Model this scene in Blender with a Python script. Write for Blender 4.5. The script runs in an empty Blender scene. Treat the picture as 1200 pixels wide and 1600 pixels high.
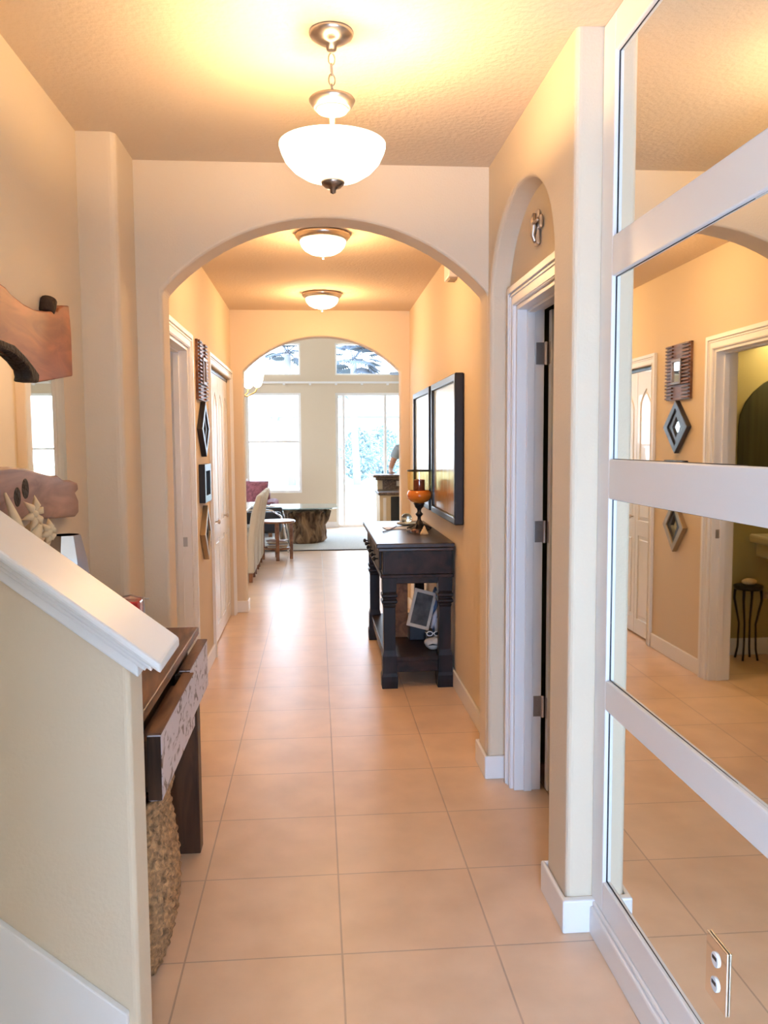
import bpy, bmesh, math, random
from math import sin, cos, pi, radians, sqrt, atan2
from mathutils import Vector, Matrix
random.seed(7)
SC = bpy.context.scene
COL = SC.collection

# ------------------------------------------------------------------ camera, world, exposure
YAW, PITCH, ROLL, FPX = 0.08037, -0.08143, -0.00613, 1297.6
fwd = Vector((sin(YAW)*cos(PITCH), cos(YAW)*cos(PITCH), sin(PITCH)))
rgt = Vector((cos(YAW), -sin(YAW), 0)); upv = rgt.cross(fwd)
r2 = rgt*cos(ROLL) + upv*sin(ROLL); u2 = -rgt*sin(ROLL) + upv*cos(ROLL)
camd = bpy.data.cameras.new('camera'); cam = bpy.data.objects.new('camera', camd); COL.objects.link(cam)
m = Matrix((r2, u2, -fwd)).transposed().to_4x4(); m.translation = Vector((0, 0, 1.4946)); cam.matrix_world = m
camd.sensor_fit = 'VERTICAL'; camd.sensor_height = 24; camd.lens = 24*FPX/1600
camd.clip_start = .02; camd.clip_end = 300
SC.camera = cam

W = bpy.data.worlds.new('daylight'); SC.world = W; W.use_nodes = True
SKY = 13.0
wn = W.node_tree.nodes; bg = wn['Background']; bg.inputs[1].default_value = SKY
tc = wn.new('ShaderNodeTexCoord'); sx = wn.new('ShaderNodeSeparateXYZ'); rp = wn.new('ShaderNodeValToRGB')
rp.color_ramp.elements[0].position = .45; rp.color_ramp.elements[0].color = (.66, .77, .90, 1)
rp.color_ramp.elements[1].position = .8; rp.color_ramp.elements[1].color = (.56, .75, 1, 1)
mr = wn.new('ShaderNodeMapRange'); mr.inputs[1].default_value = -1
L = W.node_tree.links
L.new(tc.outputs['Generated'], sx.inputs[0]); L.new(sx.outputs['Z'], mr.inputs[0]); L.new(mr.outputs[0], rp.inputs[0]); L.new(rp.outputs[0], bg.inputs[0])
SC.view_settings.view_transform = 'Standard'; SC.view_settings.look = 'None'
SC.view_settings.exposure = 0.16; SC.view_settings.gamma = 1; SC.view_settings.use_curve_mapping = False
WARM = (1.0, .62, .28)

def lamp(name, kind, loc, power, col, size=.05, rot=None, sy=None):
    d = bpy.data.lights.new(name, kind); d.energy = power; d.color = col
    if kind == 'AREA':
        d.shape = 'RECTANGLE'; d.size = size; d.size_y = sy or size
    else: d.shadow_soft_size = size
    o = bpy.data.objects.new(name, d); COL.objects.link(o); o.location = loc
    if rot: o.rotation_euler = rot
    return o
# daylight entering by the front door glazing and by the tall great room glazing
lamp('daylight_entry', 'AREA', (.0, -1.55, .95), 165, (.34, .58, 1), .75, (radians(90), 0, 0), 1.7)
lamp('daylight_great_room', 'AREA', (1.1, 15.35, 1.9), 70, (.72, .84, 1), 4.6, (radians(-90), 0, 0), 2.6)
lamp('added_side_fill', 'AREA', (-4.35, 11.5, 1.8), 70, (.72, .84, 1), 3.0, (radians(90), 0, radians(-90)), 2.2)  # added lamp outside an unseen side window, brightening the great room

# ------------------------------------------------------------------ materials
def mat(name, col, rough=.5, metal=0, var=0, vscale=8, bump=0, bscale=60, emis=None, estr=0, trans=0, ior=1.45, spec=.5, coat=0, stretch=None):
    M = bpy.data.materials.new(name); M.use_nodes = True; t = M.node_tree; n = t.nodes; b = n['Principled BSDF']
    b.inputs['Base Color'].default_value = (*col, 1); b.inputs['Roughness'].default_value = rough; b.inputs['Metallic'].default_value = metal
    b.inputs['IOR'].default_value = ior; b.inputs['Transmission Weight'].default_value = trans
    b.inputs['Specular IOR Level'].default_value = spec; b.inputs['Coat Weight'].default_value = coat
    if emis: b.inputs['Emission Color'].default_value = (*emis, 1); b.inputs['Emission Strength'].default_value = estr
    if var or bump:
        c = n.new('ShaderNodeTexCoord'); mp = n.new('ShaderNodeMapping'); t.links.new(c.outputs['Object'], mp.inputs[0])
        if stretch: mp.inputs['Scale'].default_value = stretch
    if var:
        x = n.new('ShaderNodeTexNoise'); x.inputs['Scale'].default_value = vscale; x.inputs['Detail'].default_value = 5
        r = n.new('ShaderNodeValToRGB'); r.color_ramp.elements[0].position = .3; r.color_ramp.elements[1].position = .7
        r.color_ramp.elements[0].color = (*[max(0, k*(1-var)) for k in col], 1); r.color_ramp.elements[1].color = (*[min(1, k*(1+var)) for k in col], 1)
        t.links.new(mp.outputs[0], x.inputs['Vector']); t.links.new(x.outputs['Fac'], r.inputs[0]); t.links.new(r.outputs[0], b.inputs['Base Color'])
    if bump:
        x = n.new('ShaderNodeTexNoise'); x.inputs['Scale'].default_value = bscale; x.inputs['Detail'].default_value = 3
        bu = n.new('ShaderNodeBump'); bu.inputs['Strength'].default_value = bump; bu.inputs['Distance'].default_value = .01
        t.links.new(mp.outputs[0], x.inputs['Vector']); t.links.new(x.outputs['Fac'], bu.inputs['Height']); t.links.new(bu.outputs[0], b.inputs['Normal'])
    return M
def wood(name, dark, light, rough=.4, scale=14, stretch=(1, .12, 1), bump=.15, coat=0, spec=.25):
    M = bpy.data.materials.new(name); M.use_nodes = True; t = M.node_tree; n = t.nodes; b = n['Principled BSDF']
    b.inputs['Roughness'].default_value = rough; b.inputs['Specular IOR Level'].default_value = spec; b.inputs['Coat Weight'].default_value = coat; b.inputs['Coat Roughness'].default_value = .15
    c = n.new('ShaderNodeTexCoord'); mp = n.new('ShaderNodeMapping'); mp.inputs['Scale'].default_value = stretch
    x = n.new('ShaderNodeTexNoise'); x.inputs['Scale'].default_value = scale; x.inputs['Detail'].default_value = 8; x.inputs['Distortion'].default_value = 1.2
    r = n.new('ShaderNodeValToRGB'); r.color_ramp.elements[0].position = .35; r.color_ramp.elements[1].position = .68
    r.color_ramp.elements[0].color = (*dark, 1); r.color_ramp.elements[1].color = (*light, 1)
    bu = n.new('ShaderNodeBump'); bu.inputs['Strength'].default_value = bump; bu.inputs['Distance'].default_value = .004
    t.links.new(c.outputs['Object'], mp.inputs[0]); t.links.new(mp.outputs[0], x.inputs['Vector']); t.links.new(x.outputs['Fac'], r.inputs[0])
    t.links.new(r.outputs[0], b.inputs['Base Color']); t.links.new(x.outputs['Fac'], bu.inputs['Height']); t.links.new(bu.outputs[0], b.inputs['Normal'])
    return M
def pane_mat(name, tint=(1, 1, 1), refl=.08):
    M = bpy.data.materials.new(name); M.use_nodes = True; t = M.node_tree; n = t.nodes
    for k in list(n):
        if k.type == 'BSDF_PRINCIPLED': n.remove(k)
    a = n.new('ShaderNodeBsdfTransparent'); a.inputs[0].default_value = (*tint, 1)
    g = n.new('ShaderNodeBsdfGlossy'); g.inputs['Roughness'].default_value = .02
    mx = n.new('ShaderNodeMixShader'); mx.inputs[0].default_value = refl
    t.links.new(a.outputs[0], mx.inputs[1]); t.links.new(g.outputs[0], mx.inputs[2]); t.links.new(mx.outputs[0], n['Material Output'].inputs[0])
    return M
WALL = mat('wall_paint', (.76, .635, .475), .75, bump=.10, bscale=120, spec=.3)
CEIL = mat('ceiling_texture', (.70, .57, .43), .9, bump=.4, bscale=50, spec=.2)
TRIM = mat('white_trim', (.88, .86, .84), .35)
DOORW = mat('door_white', (.88, .87, .86), .3, coat=.5)
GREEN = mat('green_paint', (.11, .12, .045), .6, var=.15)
BATHP = mat('bath_paint', (.46, .39, .17), .7)
MIRROR = mat('mirror_glass', (.86, .88, .84), .015, 1)
NICKEL = mat('brushed_nickel', (.62, .54, .47), .3, 1)
HINGE = mat('hinge_steel', (.55, .52, .50), .35, 1)
DARKM = mat('dark_metal', (.035, .03, .03), .4, .6)
BOWL = mat('lit_bowl', (.9, .9, .88), .3, emis=(1, .82, .56), estr=4.9)
ESP = wood('espresso_wood', (.009, .005, .004), (.045, .021, .014), .42, 10, (1, .15, 1), .1, coat=0)
ESPT = wood('espresso_top', (.009, .005, .004), (.045, .021, .014), .30, 10, (1, .15, 1), .03, spec=.6)
ESPV = wood('espresso_vertical', (.006, .005, .006), (.026, .017, .018), .42, 10, (1, 1, .12), .1, coat=0)
RUST = wood('rustic_wood', (.075, .03, .014), (.27, .13, .065), .42, 12, (1, .18, 1), .3, coat=.1)
RUSTD = wood('rustic_dark', (.018, .009, .005), (.11, .055, .03), .42, 12, (1, 1, .15), .3)
def distressed():
    M = wood('distressed_board', (.06, .045, .05), (.62, .60, .66), .34, 30, (1, .5, .9), .3, spec=.5)  # whitish ramp end carries the white-blue reflection on the board faces
    for n_ in M.node_tree.nodes:
        if n_.type == 'VALTORGB': n_.color_ramp.elements[0].position = .36; n_.color_ramp.elements[1].position = .46
    return M
DIST = distressed()
SLAB = wood('live_edge_wood', (.20, .045, .012), (.42, .125, .04), .4, 6, (1, .5, 2.2), .06, coat=0)
SLAB2 = wood('live_edge_pink', (.20, .09, .06), (.42, .22, .145), .38, 6, (1, .5, 2.2), .06, coat=.2)
BARK = mat('bark', (.03, .018, .012), .7, bump=1.0, bscale=60)
BLACK = mat('black_frame', (.012, .011, .013), .3)
PANE = pane_mat('window_glass', (1, 1, 1), .06)
CREAM = mat('cream_panel', (.72, .60, .40), .5)
WHITE = mat('white_plastic', (.85, .85, .85), .4)

def floor_mat():
    M = bpy.data.materials.new('floor_tile'); M.use_nodes = True; t = M.node_tree; n = t.nodes; b = n['Principled BSDF']
    c = n.new('ShaderNodeTexCoord'); mp = n.new('ShaderNodeMapping'); mp.inputs['Location'].default_value = (.4005+.457*30, -2.3328+.457*30, 0)
    br = n.new('ShaderNodeTexBrick'); br.offset = 0; br.squash = 1
    br.inputs['Scale'].default_value = 1; br.inputs['Brick Width'].default_value = .457; br.inputs['Row Height'].default_value = .457
    br.inputs['Mortar Size'].default_value = .0032; br.inputs['Mortar Smooth'].default_value = .3; br.inputs['Bias'].default_value = 0
    br.inputs['Color1'].default_value = (.88, .645, .46, 1); br.inputs['Color2'].default_value = (.85, .615, .435, 1)
    br.inputs['Mortar'].default_value = (.60, .43, .32, 1)
    nz = n.new('ShaderNodeTexNoise'); nz.inputs['Scale'].default_value = 5; nz.inputs['Detail'].default_value = 7
    r = n.new('ShaderNodeValToRGB'); r.color_ramp.elements[0].position = .3; r.color_ramp.elements[0].color = (.86, .84, .82, 1)
    r.color_ramp.elements[1].position = .7; r.color_ramp.elements[1].color = (1.0, 1, 1, 1)
    mx = n.new('ShaderNodeMix'); mx.data_type = 'RGBA'; mx.blend_type = 'MULTIPLY'; mx.inputs[0].default_value = 1
    bu = n.new('ShaderNodeBump'); bu.inputs['Strength'].default_value = .35; bu.inputs['Distance'].default_value = .003; bu.invert = True
    k = t.links.new
    k(c.outputs['Object'], mp.inputs[0]); k(mp.outputs[0], br.inputs['Vector']); k(c.outputs['Object'], nz.inputs['Vector']); k(nz.outputs['Fac'], r.inputs[0])
    k(br.outputs['Color'], mx.inputs[6]); k(r.outputs[0], mx.inputs[7]); k(mx.outputs[2], b.inputs['Base Color'])
    k(br.outputs['Fac'], bu.inputs['Height']); k(bu.outputs[0], b.inputs['Normal'])
    mr = n.new('ShaderNodeMapRange'); mr.inputs[3].default_value = .27; mr.inputs[4].default_value = .38
    k(nz.outputs['Fac'], mr.inputs[0]); k(mr.outputs[0], b.inputs['Roughness'])
    b.inputs['Specular IOR Level'].default_value = .5
    return M
TILE = floor_mat()

# ------------------------------------------------------------------ mesh helpers
class MB:
    def __init__(s): s.bm = bmesh.new()
    def box(s, x0, x1, y0, y1, z0, z1):
        v = [s.bm.verts.new(p) for p in ((x0,y0,z0),(x1,y0,z0),(x1,y1,z0),(x0,y1,z0),(x0,y0,z1),(x1,y0,z1),(x1,y1,z1),(x0,y1,z1))]
        for f in ((3,2,1,0),(4,5,6,7),(0,1,5,4),(1,2,6,5),(2,3,7,6),(3,0,4,7)): s.bm.faces.new([v[i] for i in f])
        return s
    def hexa(s, pts):
        v = [s.bm.verts.new(p) for p in pts]
        for f in ((3,2,1,0),(4,5,6,7),(0,1,5,4),(1,2,6,5),(2,3,7,6),(3,0,4,7)): s.bm.faces.new([v[i] for i in f])
        return s
    def prism(s, poly, ax, a0, a1):
        # poly in the other two axes (in x,y,z order)
        def P(p, a): return {'x': (a, p[0], p[1]), 'y': (p[0], a, p[1]), 'z': (p[0], p[1], a)}[ax]
        A = [s.bm.verts.new(P(p, a0)) for p in poly]; B = [s.bm.verts.new(P(p, a1)) for p in poly]
        s.bm.faces.new(A); s.bm.faces.new(B[::-1]); n = len(poly)
        for i in range(n): s.bm.faces.new((A[i], B[i], B[(i+1) % n], A[(i+1) % n]))
        return s
    def ringprism(s, outer, inner, ax, a0, a1):
        def P(p, a): return {'x': (a, p[0], p[1]), 'y': (p[0], a, p[1]), 'z': (p[0], p[1], a)}[ax]
        n = len(outer)
        L = [[s.bm.verts.new(P(p, a)) for p in q] for q in (outer, inner) for a in (a0, a1)]
        oa, ob, ia, ib = L
        for i in range(n):
            j = (i+1) % n
            for q in ((oa[i], oa[j], ob[j], ob[i]), (ia[i], ib[i], ib[j], ia[j]), (oa[i], ia[i], ia[j], oa[j]), (ob[i], ob[j], ib[j], ib[i])): s.bm.faces.new(q)
        return s
    def lathe(s, prof, c=(0, 0, 0), seg=32, axis='z', sq=None):
        rings = []
        for r, h in prof:
            ring = []
            for k in range(seg):
                a = 2*pi*k/seg + (pi/4 if seg == 4 else 0); rr = r*(sqrt(2) if seg == 4 else 1)
                p = (rr*cos(a), rr*sin(a), h)
                if axis == 'x': p = (h, rr*cos(a), rr*sin(a))
                if axis == 'y': p = (rr*cos(a), h, rr*sin(a))
                ring.append(s.bm.verts.new((c[0]+p[0], c[1]+p[1], c[2]+p[2])))
            rings.append(ring)
        for i in range(len(rings)-1):
            for k in range(seg):
                j = (k+1) % seg; s.bm.faces.new((rings[i][k], rings[i][j], rings[i+1][j], rings[i+1][k]))
        if prof[0][0] > 1e-5: s.bm.faces.new(rings[0][::-1])
        if prof[-1][0] > 1e-5: s.bm.faces.new(rings[-1])
        return s
    def open_lathe(s, prof, c=(0, 0, 0), seg=40):
        rings = [[s.bm.verts.new((c[0]+r*cos(2*pi*k/seg), c[1]+r*sin(2*pi*k/seg), c[2]+h)) for k in range(seg)] for r, h in prof]
        for i in range(len(rings)-1):
            for k in range(seg):
                j = (k+1) % seg; s.bm.faces.new((rings[i][k], rings[i][j], rings[i+1][j], rings[i+1][k]))
        return s
    def tube(s, pts, r, seg=8, closed=False, r2=None):
        pts = [Vector(p) for p in pts]; n = len(pts); rings = []; up = None
        for i in range(n):
            if closed: d = pts[(i+1) % n]-pts[i-1]
            else: d = pts[min(i+1, n-1)]-pts[max(i-1, 0)]
            d.normalize()
            if up is None: up = Vector((0, 0, 1)) if abs(d.z) < .9 else Vector((1, 0, 0))
            a = d.cross(up).normalized(); b = a.cross(d).normalized(); up = b
            rr = r[i] if isinstance(r, (list, tuple)) else (r if r2 is None else r+(r2-r)*i/(n-1))
            rings.append([s.bm.verts.new(pts[i]+(a*cos(2*pi*k/seg)+b*sin(2*pi*k/seg))*rr) for k in range(seg)])
        for i in range(n if closed else n-1):
            q = rings[(i+1) % n]
            for k in range(seg):
                j = (k+1) % seg; s.bm.faces.new((rings[i][k], rings[i][j], q[j], q[k]))
        if not closed: s.bm.faces.new(rings[0][::-1]); s.bm.faces.new(rings[-1])
        return s
    def ball(s, c, r, sc=(1, 1, 1), seg=16):
        g = bmesh.ops.create_uvsphere(s.bm, u_segments=seg, v_segments=max(6, seg//2), radius=r)
        for v in g['verts']: v.co = Vector((v.co.x*sc[0], v.co.y*sc[1], v.co.z*sc[2]))+Vector(c)
        return s
    def rot(s, ang, c, axis='Z', verts=None):
        bmesh.ops.rotate(s.bm, verts=verts or s.bm.verts[:], cent=c, matrix=Matrix.Rotation(ang, 3, axis)); return s
    def build(s, name, m, parent=None, bevel=0, smooth=False, seg=2, sub=0):
        bmesh.ops.recalc_face_normals(s.bm, faces=s.bm.faces[:])
        me = bpy.data.meshes.new(name)
        if parent is not None:
            off = Vector((0, 0, 0)); q = parent
            while q is not None: off += q.location; q = q.parent
        else:
            xs = [v.co for v in s.bm.verts]
            lo = [min(c[i] for c in xs) for i in range(3)]; hi = [max(c[i] for c in xs) for i in range(3)]
            off = Vector(((lo[0]+hi[0])/2, (lo[1]+hi[1])/2, lo[2]))
        if m is TILE: off = Vector((0, 0, 0))
        bmesh.ops.translate(s.bm, verts=s.bm.verts[:], vec=-off)
        s.bm.to_mesh(me); s.bm.free(); me.materials.append(m)
        if smooth:
            for p in me.polygons: p.use_smooth = True
        o = bpy.data.objects.new(name, me); COL.objects.link(o)
        if parent is not None: o.parent = parent
        else: o.location = off
        if bevel:
            b = o.modifiers.new('bevel', 'BEVEL'); b.width = bevel; b.segments = seg; b.limit_method = 'ANGLE'; b.angle_limit = radians(35)
            for p in me.polygons: p.use_smooth = False
        if sub:
            q = o.modifiers.new('subdiv', 'SUBSURF'); q.levels = sub; q.render_levels = sub
        return o
def tag(o, label=None, cat=None, group=None, kind=None):
    if label: o['label'] = label
    if cat: o['category'] = cat
    if group: o['group'] = group
    if kind: o['kind'] = kind
    return o
def empty(name, loc, label, cat, group=None):
    o = bpy.data.objects.new(name, None); o.empty_display_size = .1; COL.objects.link(o); o.location = loc
    return tag(o, label, cat, group)
def struct(name, mb, m, bevel=0, seg=3, smooth=False, label=None, parent=None):
    o = mb.build(name, m, parent, bevel, smooth, seg)
    if parent is None: o['kind'] = 'structure'; o['label'] = label; o['category'] = name.split('_')[0]
    return o
def copy_tree(o, parent=None):
    c = o.copy(); COL.objects.link(c)
    if parent: c.parent = parent
    for ch in o.children: copy_tree(ch, c)
    return c
def box(*a): return MB().box(*a)

H = 2.669
# ------------------------------------------------------------------ setting: floor, ceilings, walls
fl = struct('floor', box(-4.2, 5.2, -1.5, 15.0, -.1, 0), TILE, label='glossy peach beige square ceramic tile floor running down the hall')
struct('ceiling', box(-4.2, 5.2, -1.6, 7.5, H, H+.12), CEIL, label='knockdown textured warm beige ceiling over the entry and hall')
struct('ceiling', box(-4.2, 5.2, 7.4, 15.1, 3.9, 4.02), CEIL, label='high ceiling of the room beyond the second arch')
def arch_poly(X0, X1, x0, x1, zs, zt, top, n=28, ell=False):
    c = (x0+x1)/2; a = (x1-x0)/2; h = zt-zs; P = [(X0, 0), (x0, 0), (x0, zs)]
    R = (a*a+h*h)/(2*h)
    for i in range(1, n):
        if ell: t = pi*(1-i/n); P.append((c+a*cos(t), zs+h*sin(t)))
        else:
            x = -a+2*a*i/n; P.append((c+x, zt-R+sqrt(R*R-x*x)))
    return P+[(x1, zs), (x1, 0), (X1, 0), (X1, top), (X0, top)]
struct('wall_entry_arch', MB().prism(arch_poly(-1.0, .95, -.635, .745, 2.14, 2.449, H+.05), 'y', 3.60, 3.765), WALL, .014, label='beige wall with the nearer wide segmental arch across the hall')
struct('wall_far_arch', MB().prism(arch_poly(-4.1, 5.1, -.638, .752, 2.14, 2.445, 3.95), 'y', 7.43, 7.59), WALL, .014, label='beige wall with the farther arch opening to the bright room')
struct('wall_left_entry', box(-1.0, -.885, 1.67, 3.45, 0, H+.05), WALL, .014, label='left entry wall carrying the wood slab mirror')
struct('wall_left_return', box(-1.0, -.74, 3.29, 3.62, 0, H+.05), WALL, .03, 4, label='short rounded wall return beside the left end of the arch')
# right niche wall with arched recess
def niche_poly():
    P = [(2.398, 0), (2.61, 0), (2.61, 2.08)]
    for i in range(1, 28):
        t = pi*(1-i/28); P.append((3.0875+.4775*cos(t), 2.08+.36*sin(t)))
    return P+[(3.565, 2.08), (3.565, 0), (3.64, 0), (3.64, H+.05), (2.398, H+.05)]
struct('wall_right_niche', MB().prism(niche_poly(), 'x', .748, .86), WALL, .018, 4, label='right entry wall with tall arched recess around a door')
DY0, DY1, DZ = 2.67, 3.44, 2.062
struct('wall_right_niche_back', MB().prism([(2.45, 0), (DY0, 0), (DY0, DZ), (DY1, DZ), (DY1, 0), (3.7, 0), (3.7, H), (2.45, H)], 'x', .832, .945), WALL, label='recessed back of the arched niche above and beside the door')
struct('wall_right_mirror', box(.872, .95, -1.5, 2.5, 0, H+.05), WALL, label='right entry wall behind the mirror panelling')
struct('wall_right_hall', box(.835, .95, 3.7, 7.45, 0, H+.05), WALL, label='right hall wall with framed pictures')
# left hall wall with doorway and closet opening
BY0, BY1, CY0, CY1, OZ = 4.21, 4.965, 5.915, 7.30, 2.06
struct('wall_left_hall', MB().prism([(3.7, 0), (BY0, 0), (BY0, OZ), (BY1, OZ), (BY1, 0), (CY0, 0), (CY0, OZ), (CY1, OZ), (CY1, 0), (7.45, 0), (7.45, H+.05), (3.7, H+.05)], 'x', -.855, -.74), WALL, label='left hall wall with doorway, small frames and closet')
# closet and side rooms behind walls
struct('wall_closet', box(-1.6, -1.5, 5.7, 7.45, 0, H), WALL, label='back of the closet')
struct('wall_bath_back', box(-2.7, -.85, 5.55, 5.67, 0, H), BATHP, label='olive bathroom wall behind the sink seen in the mirror')
struct('wall_bath_left', box(-2.7, -2.6, 3.7, 5.6, 0, H), BATHP, label='left wall of the bathroom')
struct('wall_bath_front', box(-2.7, -.85, 3.66, 3.76, 0, H), BATHP, label='near wall of the bathroom')
struct('wall_bath_inner', MB().prism([(3.7, 0), (BY0-.001, 0), (BY0-.001, OZ), (BY1+.001, OZ), (BY1+.001, 0), (5.6, 0), (5.6, H), (3.7, H)], 'x', -.875, -.856), BATHP, label='bathroom side of the doorway wall')
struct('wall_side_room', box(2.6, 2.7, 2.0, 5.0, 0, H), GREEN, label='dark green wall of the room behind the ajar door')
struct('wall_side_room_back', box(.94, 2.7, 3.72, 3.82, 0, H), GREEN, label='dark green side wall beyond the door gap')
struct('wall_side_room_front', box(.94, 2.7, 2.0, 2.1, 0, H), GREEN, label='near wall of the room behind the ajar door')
# outer shell
struct('wall_shell_left', MB().prism([(-1.5, 0), (9.9, 0), (9.9, .7), (13.1, .7), (13.1, 0), (15.1, 0), (15.1, 3.95), (13.1, 3.95), (13.1, 2.9), (9.9, 2.9), (9.9, 3.95), (-1.5, 3.95)], 'x', -4.2, -4.08), WALL, label='left outer wall of the far room')
def rp_(a, b, c, d): return [(a, c), (b, c), (b, d), (a, d)]
struct('wall_shell_right', box(5.08, 5.2, -1.5, 15.1, 0, 3.95), WALL, label='right outer wall')
# stairwell enclosure
struct('wall_stair_left', box(-2.7, -2.6, -1.5, 1.8, 0, H), WALL, label='left stairwell wall')
struct('wall_stair_back', box(-2.7, -.99, 1.67, 1.79, 0, H), WALL, label='stairwell wall behind the half wall')
# front wall with door and glazing
def grid_wall(mb, ax0, ax1, xs, zs, holes):
    for i in range(len(xs)-1):
        for j in range(len(zs)-1):
            if (i, j) in holes: continue
            mb.box(xs[i], xs[i+1], ax0, ax1, zs[j], zs[j+1])
    return mb
struct('wall_front', grid_wall(MB(), -1.42, -1.30, [-2.7, -.52, .42, 5.1], [0, 2.08, 2.16, 2.5, H], {(1, 0), (1, 2)}), WALL, label='front wall with entry door and tall window')
struct('wall_stair_front', box(-2.7, -.02, -.40, -.28, 0, H), WALL, label='unseen wall added behind the camera to shade the stair half wall')  # added out of view to keep door light off the half wall
def window(name, x0, x1, z0, z1, y, label, mid=None, fw=.045, mul=()):
    e = bpy.data.objects.new(name, None); COL.objects.link(e); e.location = ((x0+x1)/2, y, z0); e['kind'] = 'structure'; e['label'] = label; e['category'] = 'window'
    f = MB().ringprism([(x0, z0), (x1, z0), (x1, z1), (x0, z1)], [(x0+fw, z0+fw), (x1-fw, z0+fw), (x1-fw, z1-fw), (x0+fw, z1-fw)], 'y', y-.03, y+.03)
    if mid: f.box(x0+fw, x1-fw, y-.025, y+.02, mid-.02, mid+.02)
    for q, w_ in mul: f.box(q-w_/2, q+w_/2, y-.02, y+.03, z0+fw, z1-fw)
    f.build('window_frame', TRIM, e, .004)
    box(x0+fw, x1-fw, y+.008, y+.012, z0+fw, z1-fw).build('window_pane', PANE, e)
    return e
window('door_1', -.52, .42, 0, 2.08, -1.36, 'white entry door with a full glass lite', None, .11)
window('window_2', -.52, .42, 2.16, 2.5, -1.36, 'small transom above the entry door')
# far wall: x breaks, z breaks
xs = [-4.1, -2.35, -1.24, -.27, .345, 2.10, 2.62, 3.55, 5.1]; zs = [0, .635, 2.415, 2.43, 2.725, 3.29, 3.95]
holes = {(2, 1), (2, 4), (4, 0), (4, 1), (4, 2), (4, 4), (6, 1), (6, 2), (6, 4), (0, 1), (0, 2)}
holes = {(2, 1), (2, 4), (4, 0), (4, 1), (4, 4), (6, 1), (6, 4), }
struct('wall_far', grid_wall(MB(), 14.95, 15.09, xs, zs, holes), WALL, label='khaki far wall of the bright room with tall glazing')
window('window_3', -1.24, -.27, .635, 2.415, 15.02, 'tall sash window on the left of the far wall', 1.55)
window('window_4', -1.24, -.27, 2.725, 3.29, 15.02, 'small high window above the tall sash window', None, .03)
window('window_5', .345, 2.10, 2.725, 3.29, 15.02, 'wide high window above the sliding glass door', None, .03)
window('window_6', 2.62, 3.55, .635, 2.415, 15.02, 'sash window right of the sliding door, seen in the slab mirror', 1.45)
window('window_7', 2.62, 3.55, 2.725, 3.29, 15.02, 'small high window above the right sash window', None, .03)
window('door_2', .345, 2.10, .0, 2.415, 15.02, 'white framed sliding glass door to the patio', None, .05, ((.49, .045), (1.24, .05)))
wl = bpy.data.objects.new('window_added', None); COL.objects.link(wl); wl.location = (-4.14, 11.5, .7); wl['kind'] = 'structure'; wl['label'] = 'added unseen wide side window lighting the far room'; wl['category'] = 'window'  # unseen window added to let more light into the far room
MB().ringprism(rp_(9.9, 13.1, .7, 2.9), rp_(9.95, 13.05, .75, 2.85), 'x', -4.17, -4.11).build('window_frame', TRIM, wl)
box(-4.142, -4.138, 9.95, 13.05, .75, 2.85).build('window_pane', PANE, wl)

# baseboards
def bb(name, mb, label): return struct(name, mb, TRIM, .006, 2, label=label)
BH = .105
bb('baseboard_right_column', MB().prism([(.73, 2.37), (.872, 2.37), (.872, 2.398), (.745, 2.398), (.745, 2.61), (.80, 2.61), (.80, 2.625), (.73, 2.625)], 'z', 0, BH), 'white baseboard wrapping the column between mirror and niche')
bb('baseboard_right_pier', MB().prism([(.83, 3.55), (.83, 3.565), (.745, 3.565), (.745, 3.765), (.835, 3.765), (.835, 3.78), (.73, 3.78), (.73, 3.55)], 'z', 0, BH), 'white baseboard wrapping the pier at the right end of the arch')
bb('baseboard_right_hall', box(.82, .835, 3.78, 7.43, 0, BH), 'white baseboard along the right hall wall')
bb('baseboard_left_hall', MB().box(-.74, -.725, 3.77, BY0-.085, 0, BH).box(-.74, -.725, BY1+.085, CY0-.085, 0, BH), 'white baseboard along the left hall wall between doorway and closet')
bb('baseboard_far_arch', MB().prism([(-.74, 7.415), (-.74, 7.43), (-.638, 7.43), (-.638, 7.59), (-.623, 7.59), (-.623, 7.415)], 'z', 0, BH).prism([(.752, 7.59), (.752, 7.43), (.835, 7.43), (.835, 7.415), (.737, 7.415), (.737, 7.59)], 'z', 0, BH), 'white baseboard at the feet of the farther arch')
bb('baseboard_left_arch', MB().prism([(-.885, 2.3), (-.87, 2.3), (-.87, 3.275), (-.725, 3.275), (-.725, 3.585), (-.62, 3.585), (-.62, 3.78), (-.725, 3.78), (-.725, 3.765), (-.635, 3.765), (-.635, 3.6), (-.74, 3.6), (-.74, 3.29), (-.885, 3.29)], 'z', 0, BH), 'white baseboard at the left foot of the nearer arch')
bb('baseboard_far_wall', MB().box(-4.08, .345, 14.935, 14.95, 0, BH).box(2.1, 5.08, 14.935, 14.95, 0, BH), 'baseboard of the far wall')
bb('baseboard_bath', box(-2.6, -.875, 5.535, 5.55, 0, .12), 'white baseboard in the bathroom')
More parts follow.
